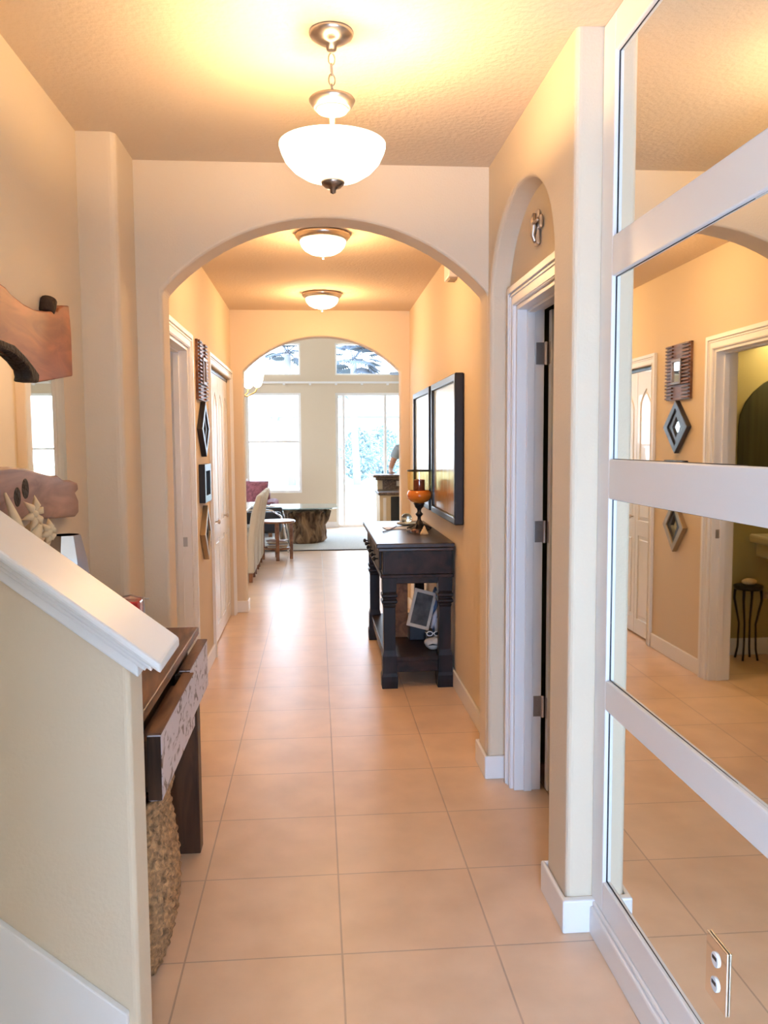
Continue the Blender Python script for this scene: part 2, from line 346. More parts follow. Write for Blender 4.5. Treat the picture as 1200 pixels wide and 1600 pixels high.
# door casings (planes x = const)
def casing(name, xf, sgn, y0, y1, zt, label, w=.082):
    mb = MB()
    def U(a, b, g0, g1):
        O = [(y0-a, 0), (y0-a, zt+a), (y1+a, zt+a), (y1+a, 0), (y1+b, 0), (y1+b, zt+b), (y0-b, zt+b), (y0-b, 0)]
        lo, hi = sorted((xf+sgn*g0, xf+sgn*g1)); mb.prism(O, 'x', lo, hi)
    U(w, 0, 0, .012); U(w, w*.68, .012, .022); U(w*.62, w*.5, .012, .017); U(w*.16, 0.004, .012, .016)
    return struct(name, mb, TRIM, .003, 2, label=label)
def jamb(name, xa, xb, y0, y1, zt, label, stop=None):
    mb = MB().prism([(y0-.001, 0), (y0-.001, zt+.001), (y1+.001, zt+.001), (y1+.001, 0), (y1-.018, 0), (y1-.018, zt-.018), (y0+.018, zt-.018), (y0+.018, 0)], 'x', xa, xb)
    if stop: mb.prism([(y0+.018, 0), (y0+.018, zt-.018), (y1-.018, zt-.018), (y1-.018, 0), (y1-.030, 0), (y1-.030, zt-.030), (y0+.030, zt-.030), (y0+.030, 0)], 'x', *stop)
    return struct(name, mb, TRIM, .002, 2, label=label)
casing('trim_1', .832, -1, DY0, DY1, DZ, 'white moulded casing around the door in the arched niche')
jamb('trim_2', .832, .947, DY0, DY1, DZ, 'white jamb lining of the niche door', (.872, .905))
casing('trim_3', -.74, 1, BY0, BY1, OZ, 'white moulded casing around the left hall doorway')
jamb('trim_4', -.876, -.74, BY0, BY1, OZ, 'white jamb lining of the left hall doorway', (-.825, -.79))
casing('trim_5', -.74, 1, CY0, CY1, OZ, 'white moulded casing around the bifold closet', .075)
casing('trim_6', -.876, -1, BY0, BY1, OZ, 'white casing on the bathroom side of the doorway')
st = box(-.80, -.765, BY1-.0205, BY1-.0185, .90, .955).build('strike_plate', HINGE); st['kind'] = 'structure'; st['label'] = 'small brass strike plate'; st['category'] = 'hardware'

# niche door leaf, swung open into the dark room, with three hinges
dl = bpy.data.objects.new('door_3', None); COL.objects.link(dl); dl.location = (.955, 3.42, 0); dl['kind'] = 'structure'; dl['label'] = 'white door standing open behind the arched niche'; dl['category'] = 'door'
MB().box(.962, 1.70, 3.376, 3.411, .012, DZ-.022).build('leaf', DOORW, dl, .003)
for z in (1.866, 1.123, .37):
    hb = MB().box(.912, .952, 3.4195, 3.4225, z-.045, z+.045).box(.9605, .963, 3.379, 3.411, z-.045, z+.045)
    hb.lathe([(.0065, z-.047), (.0065, z+.047)], (.9525, 3.414, 0), 12)
    for dz in (-.028, 0, .028): hb.lathe([(.004, 0), (.004, -.002)], (.925+abs(dz)*.3, 3.4195, z+dz), 8, 'y')
    hb.build('hinge', HINGE, dl, .001)['label'] = 'steel hinge'

# bifold closet doors
def bifold(y0, y1, knob, par):
    r = par; xf = -.765; mb = MB(); w = y1-y0
    c = (y0+y1)/2; pw = w*.5-.055
    def quad_panel(poly, deep=.009):
        # raised field inside a sunk groove: ring groove + field
        cx = sum(p[0] for p in poly)/len(poly); cz = sum(p[1] for p in poly)/len(poly)
        def ins(d):
            out = []
            for a, b in poly:
                dx, dz = a-cx, b-cz; L = max(1e-6, sqrt(dx*dx+dz*dz))
                out.append((a-dx/max(abs(dx), .001)*min(abs(dx), d) if abs(dx) > .01 else a, b-(d if dz > 0 else -d)))
            return out
        return ins(0), ins(.018), ins(.034)
    lf = MB(); zl = [(.13, .78), (.90, 1.93)]
    lf.box(xf-.03, xf-.008, y0+.003, y1-.003, .012, OZ-.03)          # core
    # stiles and rails
    lf.box(xf-.01, xf, y0+.003, c-pw, .012, OZ-.03); lf.box(xf-.01, xf, c+pw, y1-.003, .012, OZ-.03)
    lf.box(xf-.01, xf, c-pw, c+pw, .012, zl[0][0]); lf.box(xf-.01, xf, c-pw, c+pw, zl[0][1], zl[1][0])
    # top rail with pointed cathedral underside
    n = 10; arc = [(c-pw, 1.73)]
    for i in range(n+1):
        t = i/n*2-1; arc.append((c+t*pw*.98, 1.80+.10*(1-abs(t))**.8))
    arc += [(c+pw, 1.73), (c+pw, OZ-.03), (c-pw, OZ-.03)]
    lf.prism(arc, 'x', xf-.01, xf)
    leaf = lf.build('leaf', DOORW, r, .004)
    g = .028
    MB().box(xf-.010, xf-.001, c-pw+g, c+pw-g, zl[0][0]+g, zl[0][1]-g).build('door_panel', DOORW, leaf, .006)
    poly = [(c-pw+g, zl[1][0]+g), (c+pw-g, zl[1][0]+g), (c+pw-g, 1.74)]
    for i in range(n+1):
        t = 1-i/n*2; poly.append((c+t*(pw-g)*.97, 1.77+.10*(1-abs(t))**.8))
    poly.append((c-pw+g, 1.74))
    MB().prism(poly, 'x', xf-.010, xf-.001).build('door_panel', DOORW, leaf, .006)
    if knob is not None:
        MB().lathe([(.006, 0), (.006, .015), (.017, .022), (.018, .032), (.010, .038), (0, .039)], (xf, knob, .92), 14, 'x').build('knob', NICKEL, leaf, smooth=True)
cd = bpy.data.objects.new('door_4', None); COL.objects.link(cd); cd.location = (-.78, (CY0+CY1)/2, 0); cd['kind'] = 'structure'; cd['label'] = 'white bifold closet door with pointed raised panels'; cd['category'] = 'door'
q = (CY1-CY0-.01)/4
for i in range(4):
    a = CY0+.005+q*i; bifold(a, a+q, {1: a+.05, 2: a+q-.05}.get(i), cd)
struct('trim_7', box(-.80, -.762, CY0, CY1, OZ-.028, OZ-.004), BLACK, label='dark track above the closet doors')

# ------------------------------------------------------------------ right mirror panelling
mp = empty('mirror_panel', (.85, 1.35, .1), 'wall-height white framed mirror panelling of four stacked panes on the right', 'mirror')
rails = [(.105, .201), (.72, .808), (1.335, 1.448), (1.957, 2.067), (2.561, H-.002)]
Ymir0, Ymir1, Yf = .55, 2.300, 2.396
fr = MB().box(.8265, .872, Ymir1, Yf, .105, H-.002).box(.8265, .872, Ymir0-.1, Ymir0, .105, H-.002)
for a, b in rails: fr.box(.8265, .872, Ymir0, Ymir1, a, b)
fr.build('frame', TRIM, mp, .004)
panes = [(.201, .72), (.808, 1.335), (1.448, 1.957), (2.067, 2.561)]
for a, b in panes:
    pm = MB().box(.8395, .8455, Ymir0+.0005, Ymir1-.0005, a+.0005, b-.0005)
    for v in pm.bm.verts: v.co.x += (v.co.y-2.3)*.0027
    pm.build('pane', MIRROR, mp)
    MB().ringprism([(Ymir0, a), (Ymir1, a), (Ymir1, b), (Ymir0, b)], [(Ymir0+.002, a+.002), (Ymir1-.002, a+.002), (Ymir1-.002, b-.002), (Ymir0+.002, b-.002)], 'x', .8375, .8390).build('pane_gasket', BLACK, mp)
bb('baseboard_right_mirror', MB().box(.812, .872, -1.3, 2.37, 0, .088).box(.820, .872, -1.3, 2.37, .088, .1035), 'white baseboard under the mirror panelling')
# wall outlet on the lowest pane
ol = empty('wall_outlet', (.856, 1.615, .37), 'mirror-faced double wall outlet on the lowest mirror pane', 'outlet')
MB().box(.8318, .8372, 1.572, 1.664, .302, .440).build('plate', mat('outlet_mirror', (.86, .78, .68), .04, 1), ol, .002)
for zc in (.400, .345):
    rc = MB().lathe([(.016, 0), (.016, -.003), (.0145, -.004), (0, -.0042)], (.8318, 1.618, zc), 20, 'x').build('receptacle', WHITE, ol, smooth=False)
    rc['label'] = 'white socket face'
    MB().box(.8272, .8277, 1.609, 1.627, zc, zc+.008).build('slot', BLACK, rc)

# crucifix above the niche door
cr = empty('wall_cross', (.828, 3.08, 2.225), 'small silver cross with entwined figure hung above the niche door', 'cross')
MB().box(.815, .828, 3.058, 3.102, 2.222, 2.350).box(.815, .828, 3.02, 3.14, 2.275, 2.322).build('cross', NICKEL, cr, .006)
MB().tube([(.812, 3.075, 2.235), (.806, 3.090, 2.26), (.806, 3.07, 2.285), (.806, 3.085, 2.31), (.812, 3.08, 2.338)], [.006, .009, .011, .012, .008]).tube([(.812, 3.03, 2.305), (.804, 3.06, 2.298), (.804, 3.09, 2.300), (.812, 3.13, 2.31)], .006).build('figure', NICKEL, cr, smooth=True)
# door chime
dc = empty('door_chime', (.835, 4.96, 2.46), 'white door chime box high on the right hall wall', 'door chime')
MB().box(.778, .835, 4.87, 5.05, 2.465, 2.615).build('cover', TRIM, dc, .006)
MB().box(.790, .833, 4.91, 5.01, 2.457, 2.465).build('grille', mat('tan_grille', (.45, .36, .26), .6), dc)

# ------------------------------------------------------------------ stairs: half wall, cap, skirt, steps
kx = -.353; S = .775
def capz(x): return 1.101+S*(-.287-x)
kw = MB().prism([(kx, 0), (kx, capz(kx)-.05), (-1.02, capz(-1.02)-.05), (-2.05, min(H, capz(-2.05)-.05)), (-2.05, 0)], 'y', 1.55, 1.67)
struct('wall_stair_half', kw, WALL, .012, 4, label='sloping half wall of the staircase in the left foreground')
def slab_x(x0, x1, y0, y1, dz0, dz1):
    return [(x0, y0, capz(x0)+dz0), (x1, y0, capz(x1)+dz0), (x1, y1, capz(x1)+dz0), (x0, y1, capz(x0)+dz0), (x0, y0, capz(x0)+dz1), (x1, y0, capz(x1)+dz1), (x1, y1, capz(x1)+dz1), (x0, y1, capz(x0)+dz1)]
xe = -2.0
tr = bpy.data.objects.new('trim_8', None); COL.objects.link(tr); tr.location = (-.6, 1.61, 1.1); tr['kind'] = 'structure'; tr['label'] = 'broad white sloping cap on the staircase half wall'; tr['category'] = 'trim'
MB().hexa(slab_x(-.287, xe, 1.503, 1.716, -.020, 0)).build('cap', TRIM, tr, .006)
MB().hexa(slab_x(-.306, xe, 1.518, 1.701, -.034, -.020)).hexa(slab_x(-.320, xe, 1.530, 1.690, -.047, -.034)).hexa(slab_x(-.335, xe, 1.541, 1.679, -.073, -.047)).build('moulding', TRIM, tr, .004)
def skz(x): return .612+.85*(-.605-x)
struct('trim_9', MB().prism([(-.372, .0), (-.372, skz(-.372)), (-2.0, skz(-2.0)), (-2.0, skz(-2.0)-.55), (-.9, 0)], 'y', 1.532, 1.5495), TRIM, .003, 2, label='white skirt board on the half wall beside the steps')
stp = MB()
for i in range(7):
    x1 = -.50-.245*i; stp.box(x1-.30 if i < 6 else x1-.245, x1, .35, 1.531, 0 if i == 0 else .19*i-.02, .19*(i+1)-.03).box(x1-.27, x1+.025, .35, 1.531, .19*(i+1)-.03, .19*(i+1))
struct('floor_stairs', stp, TRIM, .004, 2, label='white steps climbing left behind the foreground half wall')

# ------------------------------------------------------------------ ceiling lights
def chainlink(mb, c, h, w, r, turn):
    pts = []
    for k in range(14):
        a = 2*pi*k/14; x = w*cos(a); z = h*sin(a)
        pts.append((c[0]+(x if not turn else x*.25), c[1]+(x if turn else x*.25), c[2]+z))
    mb.tube(pts, r, 6, closed=True)
PX, PY = .057, 2.479
pl = empty('pendant_light', (PX, PY, H), 'hanging pendant light with large glowing glass bowl nearest the camera', 'light')
MB().lathe([(.062, H), (.064, H-.006), (.060, H-.014), (.035, H-.030), (.016, H-.036), (.014, H-.05), (0, H-.05)], (PX, PY, 0), 36).build('canopy', NICKEL, pl, smooth=True)
z = H-.062
for i in range(5):
    ch = MB(); chainlink(ch, (PX, PY, z-.013), .0165, .0092, .0021, i % 2); ch.build('chain_link', NICKEL, pl, smooth=True); z -= .0285
MB().lathe([(.005, 2.500), (.010, 2.490), (.062, 2.486), (.0665, 2.480), (.064, 2.474), (.054, 2.458), (.049, 2.456), (.047, 2.460), (.01, 2.465), (0, 2.465)], (PX, PY, 0), 36).build('upper_plate', NICKEL, pl, smooth=True)
MB().lathe([(.046, 2.456), (.042, 2.448), (.03, 2.446), (0, 2.445)], (PX, PY, 0), 24).build('glass_collar', mat('lit_collar', (.9, .8, .6), .3, emis=(1, .75, .42), estr=.8), pl, smooth=True)
MB().lathe([(.008, 2.45), (.008, 2.25)], (PX, PY, 0), 12).build('stem', NICKEL, pl, smooth=True)
prof = [(.008, 2.252), (.045, 2.255), (.085, 2.267), (.115, 2.286), (.137, 2.310), (.149, 2.335), (.1535, 2.350), (.1535, 2.357), (.150, 2.355), (.145, 2.337), (.132, 2.314), (.110, 2.292), (.080, 2.273), (.04, 2.261), (.008, 2.258)]
MB().open_lathe(prof, (PX, PY, 0), 48).build('glass_bowl', BOWL, pl, smooth=True)['label'] = 'glowing white glass bowl'
MB().lathe([(0, 2.218), (.008, 2.222), (.009, 2.232), (.022, 2.236), (.033, 2.246), (.035, 2.254), (.028, 2.262), (0, 2.262)], (PX, PY, 0), 24).build('finial', mat('finial_metal', (.35, .28, .23), .3, 1), pl, smooth=True)
for a in (0, 2.1, 4.2):
    lamp('pendant_bulb', 'POINT', (PX+.06*cos(a), PY+.06*sin(a), 2.336), 11, WARM, .03)
def flush(x, y, label):
    e = empty('flush_ceiling_light', (x, y, H), label, 'light', 'flush dome lights along the hall ceiling')
    MB().lathe([(.148, H), (.153, H-.008), (.152, H-.020), (.140, H-.034), (.128, H-.042), (.120, H-.040), (.05, H-.03)], (x, y, 0), 40).build('ring', NICKEL, e, smooth=True)
    MB().open_lathe([(.128, H-.036), (.128, H-.050), (.120, H-.072), (.100, H-.094), (.070, H-.110), (.035, H-.118), (.004, H-.120)], (x, y, 0), 40).build('glass_dome', BOWL, e, smooth=True)['label'] = 'glowing white dome'
    MB().lathe([(0, H-.142), (.006, H-.140), (.012, H-.130), (.006, H-.124), (.012, H-.118), (0, H-.116)], (x, y, 0), 16).build('finial', NICKEL, e, smooth=True)
    lamp('hall_bulb', 'POINT', (x, y, H-.20), 22, (1, .60, .27), .07)
flush(.050, 4.76, 'flush nickel dome ceiling light just beyond the nearer arch')
flush(.057, 6.60, 'flush nickel dome ceiling light closest to the farther arch')

# ------------------------------------------------------------------ console table on the right
ct = empty('console_table', (.6, 5.66, 0), 'dark espresso console table with turned square legs against the right wall', 'console table')
X0, X1, Y0, Y1 = .385, .820, 4.965, 6.34
MB().box(.350, .824, 4.925, 6.40, .872, .900).box(.362, .822, 4.94, 6.385, .850, .872).build('tabletop', ESPT, ct, .005)
MB().box(X0+.005, X1-.005, Y0+.005, Y1-.005, .705, .850).box(X0-.008, X1+.002, Y0-.008, Y1+.008, .686, .706).box(X0+.035, X1-.03, Y0+.03, Y1-.03, .645, .69).build('apron', ESP, ct, .003)
legp = [(.048, 0), (.050, .045), (.050, .075), (.044, .095), (.044, .20), (.036, .235), (.036, .50), (.040, .515), (.036, .522), (.048, .532), (.048, .545), (.038, .553), (.038, .560), (.048, .568), (.048, .582), (.040, .592), (.043, .60), (.043, .69)]
for yy in (Y0+.048, Y1-.048):
    for xx in (X0+.046, X1-.046):
        MB().lathe(legp, (xx, yy, 0), 4).build('leg', ESPV, ct, .002)
MB().box(X0+.02, X1-.02, Y0+.02, Y1-.02, .165, .192).box(X0+.03, X1-.03, Y0+.03, Y1-.03, .095, .165).build('lower_shelf', ESP, ct, .003)
for i in range(3):
    a = Y0+.10+i*.40; d = box(X0-.010, X0+.006, a, a+.37, .722, .838).build('drawer_front', ESP, ct, .004)
    for ky in (a+.09, a+.28):
        MB().lathe([(.005, 0), (.005, -.014), (.014, -.020), (.015, -.030), (.008, -.036), (0, -.037)], (X0-.010, ky, .780), 14, 'x').build('knob', BLACK, d, smooth=True)
MB().box(.40, .408, Y0-.001, Y0+.006, .72, .84).build('side_bead', ESP, ct)

# things on the console
AMB = mat('amber_glass', (1.0, .42, .05), .04, trans=1, ior=1.3)
AMBT = pane_mat('amber_clear', (1.0, .94, .68), .08)
ORG = mat('orange_glass', (.75, .20, .02), .12, coat=.6, emis=(0, 0, 0), estr=0)
ch = empty('hurricane_candle_holder', (.705, 5.71, .9), 'tall amber glass hurricane holder with a dark candle on the console', 'candle holder')
cx, cy = .705, 5.71
MB().lathe([(.075, .900), (.078, .906), (.066, .914), (.055, .918), (.040, .93), (.022, .955), (.013, .972), (.012, .99), (.024, 1.004), (.027, 1.012), (.018, 1.020), (.013, 1.03), (.016, 1.045), (.030, 1.060), (.034, 1.075), (.042, 1.086), (.0, 1.09)], (cx, cy, 0), 28).build('base', DARKM, ch, smooth=True)
for k in range(6):
    a = pi/3*k; MB().tube([(cx+.03*cos(a), cy+.03*sin(a), .94), (cx+.055*cos(a), cy+.055*sin(a), .925), (cx+.082*cos(a), cy+.082*sin(a), .907)], [.006, .009, .011]).build('foot_leaf', DARKM, ch, smooth=True)
MB().open_lathe([(.03, 1.086), (.062, 1.10), (.080, 1.122), (.084, 1.142), (.078, 1.165), (.070, 1.175)], (cx, cy, 0), 36).build('glass_cup', ORG, ch, smooth=True)['label'] = 'orange bulbous lower glass'
MB().open_lathe([(.070, 1.172), (.078, 1.19), (.080, 1.22), (.082, 1.308)], (cx, cy, 0), 36).build('glass_chimney', AMBT, ch, smooth=True)['label'] = 'clear amber glass cylinder'
MB().open_lathe([(.082, 1.306), (.0835, 1.308), (.0835, 1.316), (.080, 1.316), (.080, 1.306)], (cx, cy, 0), 36).build('rim', BLACK, ch, smooth=True)
MB().lathe([(.040, 1.10), (.040, 1.245), (.036, 1.25), (0, 1.246)], (cx, cy, 0), 24).build('candle', mat('candle_wax', (.16, .03, .02), .5), ch, smooth=False)['label'] = 'dark red pillar candle'
ob = empty('glass_orb_dish', (.65, 6.02, .9), 'clear glass ball sitting in a shallow dish on the console', 'ornament')
MB().lathe([(.02, .900), (.03, .902), (.07, .912), (.078, .920), (.074, .919), (.03, .908), (0, .906)], (.65, 6.02, 0), 28).build('dish', mat('dish_glaze', (.35, .40, .42), .2), ob, smooth=True)
MB().ball((.65, 6.02, .952), .040, seg=24).build('glass_ball', mat('clear_glass', (.85, .97, .97), .02, trans=1, ior=1.45), ob, smooth=True)
tag(MB().box(.47, .70, 5.74, 5.90, .9005, .905).rot(.12, (.58, 5.82, .9)).build('paper', mat('paper', (.55, .56, .62), .5)), 'flat sheet of grey paper on the console top', 'paper')
tag(MB().tube([(.44, 5.56, .905), (.50, 5.70, .905), (.56, 5.86, .913)], .004).build('pen', mat('pen_blue', (.12, .14, .28), .3)), 'thin dark pen lying across the console top by the paper', 'pen')
for (sx_, sy_, r_, mt, lb, nm) in ((.70, 5.40, .028, mat('shell_gold', (.75, .58, .34), .5, bump=.6, bscale=90), 'small pointed cream shell in front of the candle holder', 'cone'), (.645, 5.47, .024, mat('shell_brown', (.32, .16, .09), .45, var=.7, vscale=60), 'mottled brown seashell in front of the candle holder', 'b'), (.612, 5.52, .020, mat('shell_grey', (.40, .36, .33), .4, var=.5, vscale=60), 'small grey seashell left of the brown one on the console', 'c')):
    if nm == 'cone':
        o = MB().lathe([(.026, .9), (.028, .906), (.024, .918), (.020, .920), (.017, .932), (.012, .935), (.008, .95), (0, .962)], (sx_, sy_, 0), 16).build('seashell', mt, smooth=True)
    else:
        mb = MB()
        for k in range(14):
            a = k*.75; f = 1-k/14; mb.ball((sx_+cos(a)*r_*f*.7, sy_+sin(a)*r_*f*.7, .9+r_*.55*f+k*.0022), r_*.55*f+.002, seg=10)
        o = mb.build('seashell', mt, smooth=True)
    tag(o, lb, 'seashell', 'seashells on the console')
# things on the lower shelf (top z .192)
tag(MB().prism([(.50, .193), (.60, .193), (.60, .62), (.52, .62)], 'y', 5.50, 5.56).build('wood_board', wood('brown_board', (.16, .06, .02), (.34, .15, .06), .5), bevel=.004), 'upright brown wooden board standing on the console lower shelf', 'board')
pf = empty('tilted_picture_frame', (.665, 5.32, .26), 'small cream picture frame with dark picture, leaning crooked on the lower shelf', 'picture frame')
M3 = MB().ringprism([(-.075, 0), (.075, 0), (.075, .25), (-.075, .25)], [(-.055, .022), (.055, .022), (.055, .228), (-.055, .228)], 'y', -.009, .009)
def place(mb, rx, ry, loc):
    bmesh.ops.rotate(mb.bm, verts=mb.bm.verts[:], cent=(0, 0, 0), matrix=Matrix.Rotation(rx, 3, 'X')); bmesh.ops.rotate(mb.bm, verts=mb.bm.verts[:], cent=(0, 0, 0), matrix=Matrix.Rotation(ry, 3, 'Y'))
    bmesh.ops.translate(mb.bm, verts=mb.bm.verts[:], vec=loc); return mb
place(M3, -.22, .27, (.64, 5.30, .30)).build('frame', mat('cream_frame', (.72, .62, .50), .4), pf, .003)
place(MB().box(-.056, .056, -.004, .004, .021, .229), -.22, .27, (.64, 5.30, .30)).build('picture', mat('dark_photo', (.10, .085, .075), .3, var=.6, vscale=14), pf)
tag(MB().box(.60, .71, 5.40, 5.50, .193, .31).build('keepsake_box', mat('black_box', (.03, .025, .03), .4), bevel=.006), 'low black box propping the crooked frame on the lower shelf', 'box')
bg_ = empty('beach_bag', (.76, 5.36, .193), 'blue and white striped cloth bag slumped on the lower shelf by the wall', 'bag')
BLU = mat('blue_cloth', (.10, .20, .42), .8); BLW = mat('white_cloth', (.62, .68, .80), .8)
def slump(c, s, seed):
    mb = MB().ball(c, 1, s, 20); rr = random.Random(seed)
    for v in mb.bm.verts: d = v.co-Vector(c); v.co = Vector(c)+d*(1+.10*sin(d.x*70+d.z*50+seed)+rr.uniform(-.02, .02)); v.co.z = max(v.co.z, .194); v.co.x = min(v.co.x, .832)
    return mb
slump((.783, 5.40, .37), (.045, .10, .175), 1).build('bag_body', BLU, bg_, smooth=True)
MB().tube([(.775, 5.275, .215), (.77, 5.275, .35), (.80, 5.29, .50)], [.014, .026, .010], 8).tube([(.735, 5.29, .30), (.755, 5.27, .38), (.785, 5.285, .44)], [.010, .020, .010], 8).build('white_stripe', BLW, bg_, smooth=True)
wp = empty('white_pouch', (.73, 5.17, .193), 'small rounded cream pouch with dark opening at front of the lower shelf', 'pouch')
slump((.73, 5.17, .228), (.062, .05, .04), 4).build('pouch_body', mat('cream_fabric', (.72, .66, .58), .7, bump=.5, bscale=50), wp, smooth=True)
MB().tube([(.69, 5.122, .226), (.715, 5.116, .232), (.745, 5.118, .227)], [.002, .005, .002], 8).build('opening', BLACK, wp, smooth=True)
sg = empty('sunglasses', (.73, 5.25, .28), 'pair of white-rimmed sunglasses lying above the cream pouch', 'sunglasses')
for k, xx in enumerate((.708, .755)):
    MB().tube([(xx+.019*cos(2*pi*i/14), 5.20, .283+.014*sin(2*pi*i/14)) for i in range(14)], .0035, 6, True).build('rim', WHITE, sg, smooth=True)
    MB().lathe([(.016, -.001), (.016, .001)], (xx, 5.20, .283), 16, 'y').build('lens', BLACK, sg)
MB().tube([(.722, 5.20, .287), (.741, 5.20, .287)], .0025, 6).build('bridge', WHITE, sg, smooth=True)
for q_ in ([(.689, 5.20, .287), (.686, 5.26, .28)], [(.774, 5.20, .287), (.778, 5.26, .28)]): MB().tube(q_, .0025, 6).build('temple', WHITE, sg, smooth=True)

# ------------------------------------------------------------------ framed pictures on the right hall wall
def art_mat():
    M = bpy.data.materials.new('wheat_print'); M.use_nodes = True; t = M.node_tree; n = t.nodes; b = n['Principled BSDF']; b.inputs['Roughness'].default_value = .22; b.inputs['Specular IOR Level'].default_value = .4
    c = n.new('ShaderNodeTexCoord'); s = n.new('ShaderNodeSeparateXYZ'); t.links.new(c.outputs['Object'], s.inputs[0])
    r = n.new('ShaderNodeValToRGB'); e = r.color_ramp.elements
    e[0].position = 0; e[0].color = (.50, .50, .56, 1); e[1].position = 1; e[1].color = (.62, .80, 1.0, 1)  # pale blue top end carries the overexposed window reflection
    for p_, c_ in ((.10, (.46, .36, .24, 1)), (.20, (.40, .22, .09, 1)), (.30, (.55, .50, .32, 1)), (.40, (.64, .74, .78, 1))):
        x = e.new(p_); x.color = c_
    mp_ = n.new('ShaderNodeMapping'); mp_.inputs['Scale'].default_value = (1, 22, 1.5); nz = n.new('ShaderNodeTexNoise'); nz.inputs['Scale'].default_value = 1.2; nz.inputs['Detail'].default_value = 5
    ad = n.new('ShaderNodeMath'); ad.operation = 'MULTIPLY_ADD'; ad.inputs[1].default_value = .30; mr_ = n.new('ShaderNodeMapRange'); mr_.inputs[1].default_value = 0; mr_.inputs[2].default_value = .82
    t.links.new(c.outputs['Object'], mp_.inputs[0]); t.links.new(mp_.outputs[0], nz.inputs[0]); t.links.new(s.outputs['Z'], mr_.inputs[0])
    sb = n.new('ShaderNodeMath'); sb.operation = 'SUBTRACT'; sb.inputs[1].default_value = .15
    t.links.new(nz.outputs[0], ad.inputs[0]); t.links.new(mr_.outputs[0], ad.inputs[2]); t.links.new(ad.outputs[0], sb.inputs[0]); t.links.new(sb.outputs[0], r.inputs[0]); t.links.new(r.outputs[0], b.inputs['Base Color'])
    return M
ART = art_mat()
def picture(y0, y1, label):
    e = empty('framed_picture', (.81, (y0+y1)/2, 1.03), label, 'picture', 'pair of tall pictures on the right hall wall')
    z0, z1 = 1.03, 1.895; w = .045
    MB().ringprism(rp_(y0, y1, z0, z1), rp_(y0+w, y1-w, z0+w, z1-w), 'x', .780, .834).build('frame', BLACK, e, .008, seg=3)
    MB().box(.797, .802, y0+w, y1-w, z0+w, z1-w).build('print', ART, e)
    return e
picture(4.67, 5.66, 'tall black-framed pale wheat picture nearest the camera on the right wall')
picture(5.76, 6.72, 'tall black-framed pale picture behind the nearer one on the right wall')

# ------------------------------------------------------------------ small frames on the left hall wall
FC = 5.445
f1 = empty('ribbed_mirror_frame', (-.725, FC, 1.80), 'square ribbed brown wooden frame, topmost of the column on the left hall wall', 'frame')
RIB = wood('ribbed_wood', (.09, .035, .018), (.26, .12, .06), .35, 20)
h = .185; zc = 1.965
MB().ringprism(rp_(FC-h, FC+h, zc-h, zc+h), rp_(FC-.06, FC+.06, zc-.07, zc+.07), 'x', -.739, -.722).build('backing', RIB, f1)
for k in range(16):
    zz = zc-h+.012+k*.0232
    for sg_ in (-1, 1):
        a, b = sorted((FC+sg_*h, FC+sg_*.075)); MB().box(-.722, -.708, a, b, zz-.006, zz+.006).build('rib', RIB, f1, .003)
MB().ringprism(rp_(FC-.075, FC+.075, zc-.085, zc+.085), rp_(FC-.055, FC+.055, zc-.065, zc+.065), 'x', -.722, -.702).build('inner_frame', mat('bronze_inner', (.20, .13, .09), .3, .7), f1, .003)
MB().box(-.716, -.712, FC-.056, FC+.056, zc-.066, zc+.066).build('mirror_pane', MIRROR, f1)
def diamond(zc, hw, hh, iw, ih, m1, m2, name, label, glassm):
    e = empty(name, (-.725, FC, zc-hh), label, 'mirror')
    O = [(FC, zc-hh), (FC+hw, zc), (FC, zc+hh), (FC-hw, zc)]; I = [(FC, zc-ih), (FC+iw, zc), (FC, zc+ih), (FC-iw, zc)]
    mid = [((a[0]+b[0])/2, (a[1]+b[1])/2) for a, b in zip(O, I)]
    MB().ringprism(O, mid, 'x', -.739, -.705).build('outer_frame', m1, e, .003)
    MB().ringprism(mid, I, 'x', -.739, -.715).build('inner_frame', m2, e, .002)
    MB().prism(I, 'x', -.735, -.728).build('mirror_pane', glassm, e)
GUN = mat('gunmetal', (.05, .05, .06), .32, .5)
diamond(1.598, .19, .178, .06, .07, GUN, GUN, 'diamond_mirror', 'dark gunmetal diamond-shaped mirror below the ribbed frame', MIRROR)
f3 = empty('square_black_frame', (-.72, FC, 1.13), 'black rectangular frame between the two diamond mirrors', 'frame')
MB().ringprism(rp_(FC-.15, FC+.15, 1.13, 1.375), rp_(FC-.10, FC+.10, 1.175, 1.33), 'x', -.739, -.700).build('frame', BLACK, f3, .003)
MB().box(-.737, -.730, FC-.10, FC+.10, 1.175, 1.33).build('mirror_pane', MIRROR, f3)
diamond(.930, .165, .178, .05, .075, mat('aged_gold', (.42, .34, .24), .35, .8), BLACK, 'gold_diamond_mirror', 'silver gold lozenge mirror, lowest on the left hall wall', MIRROR)

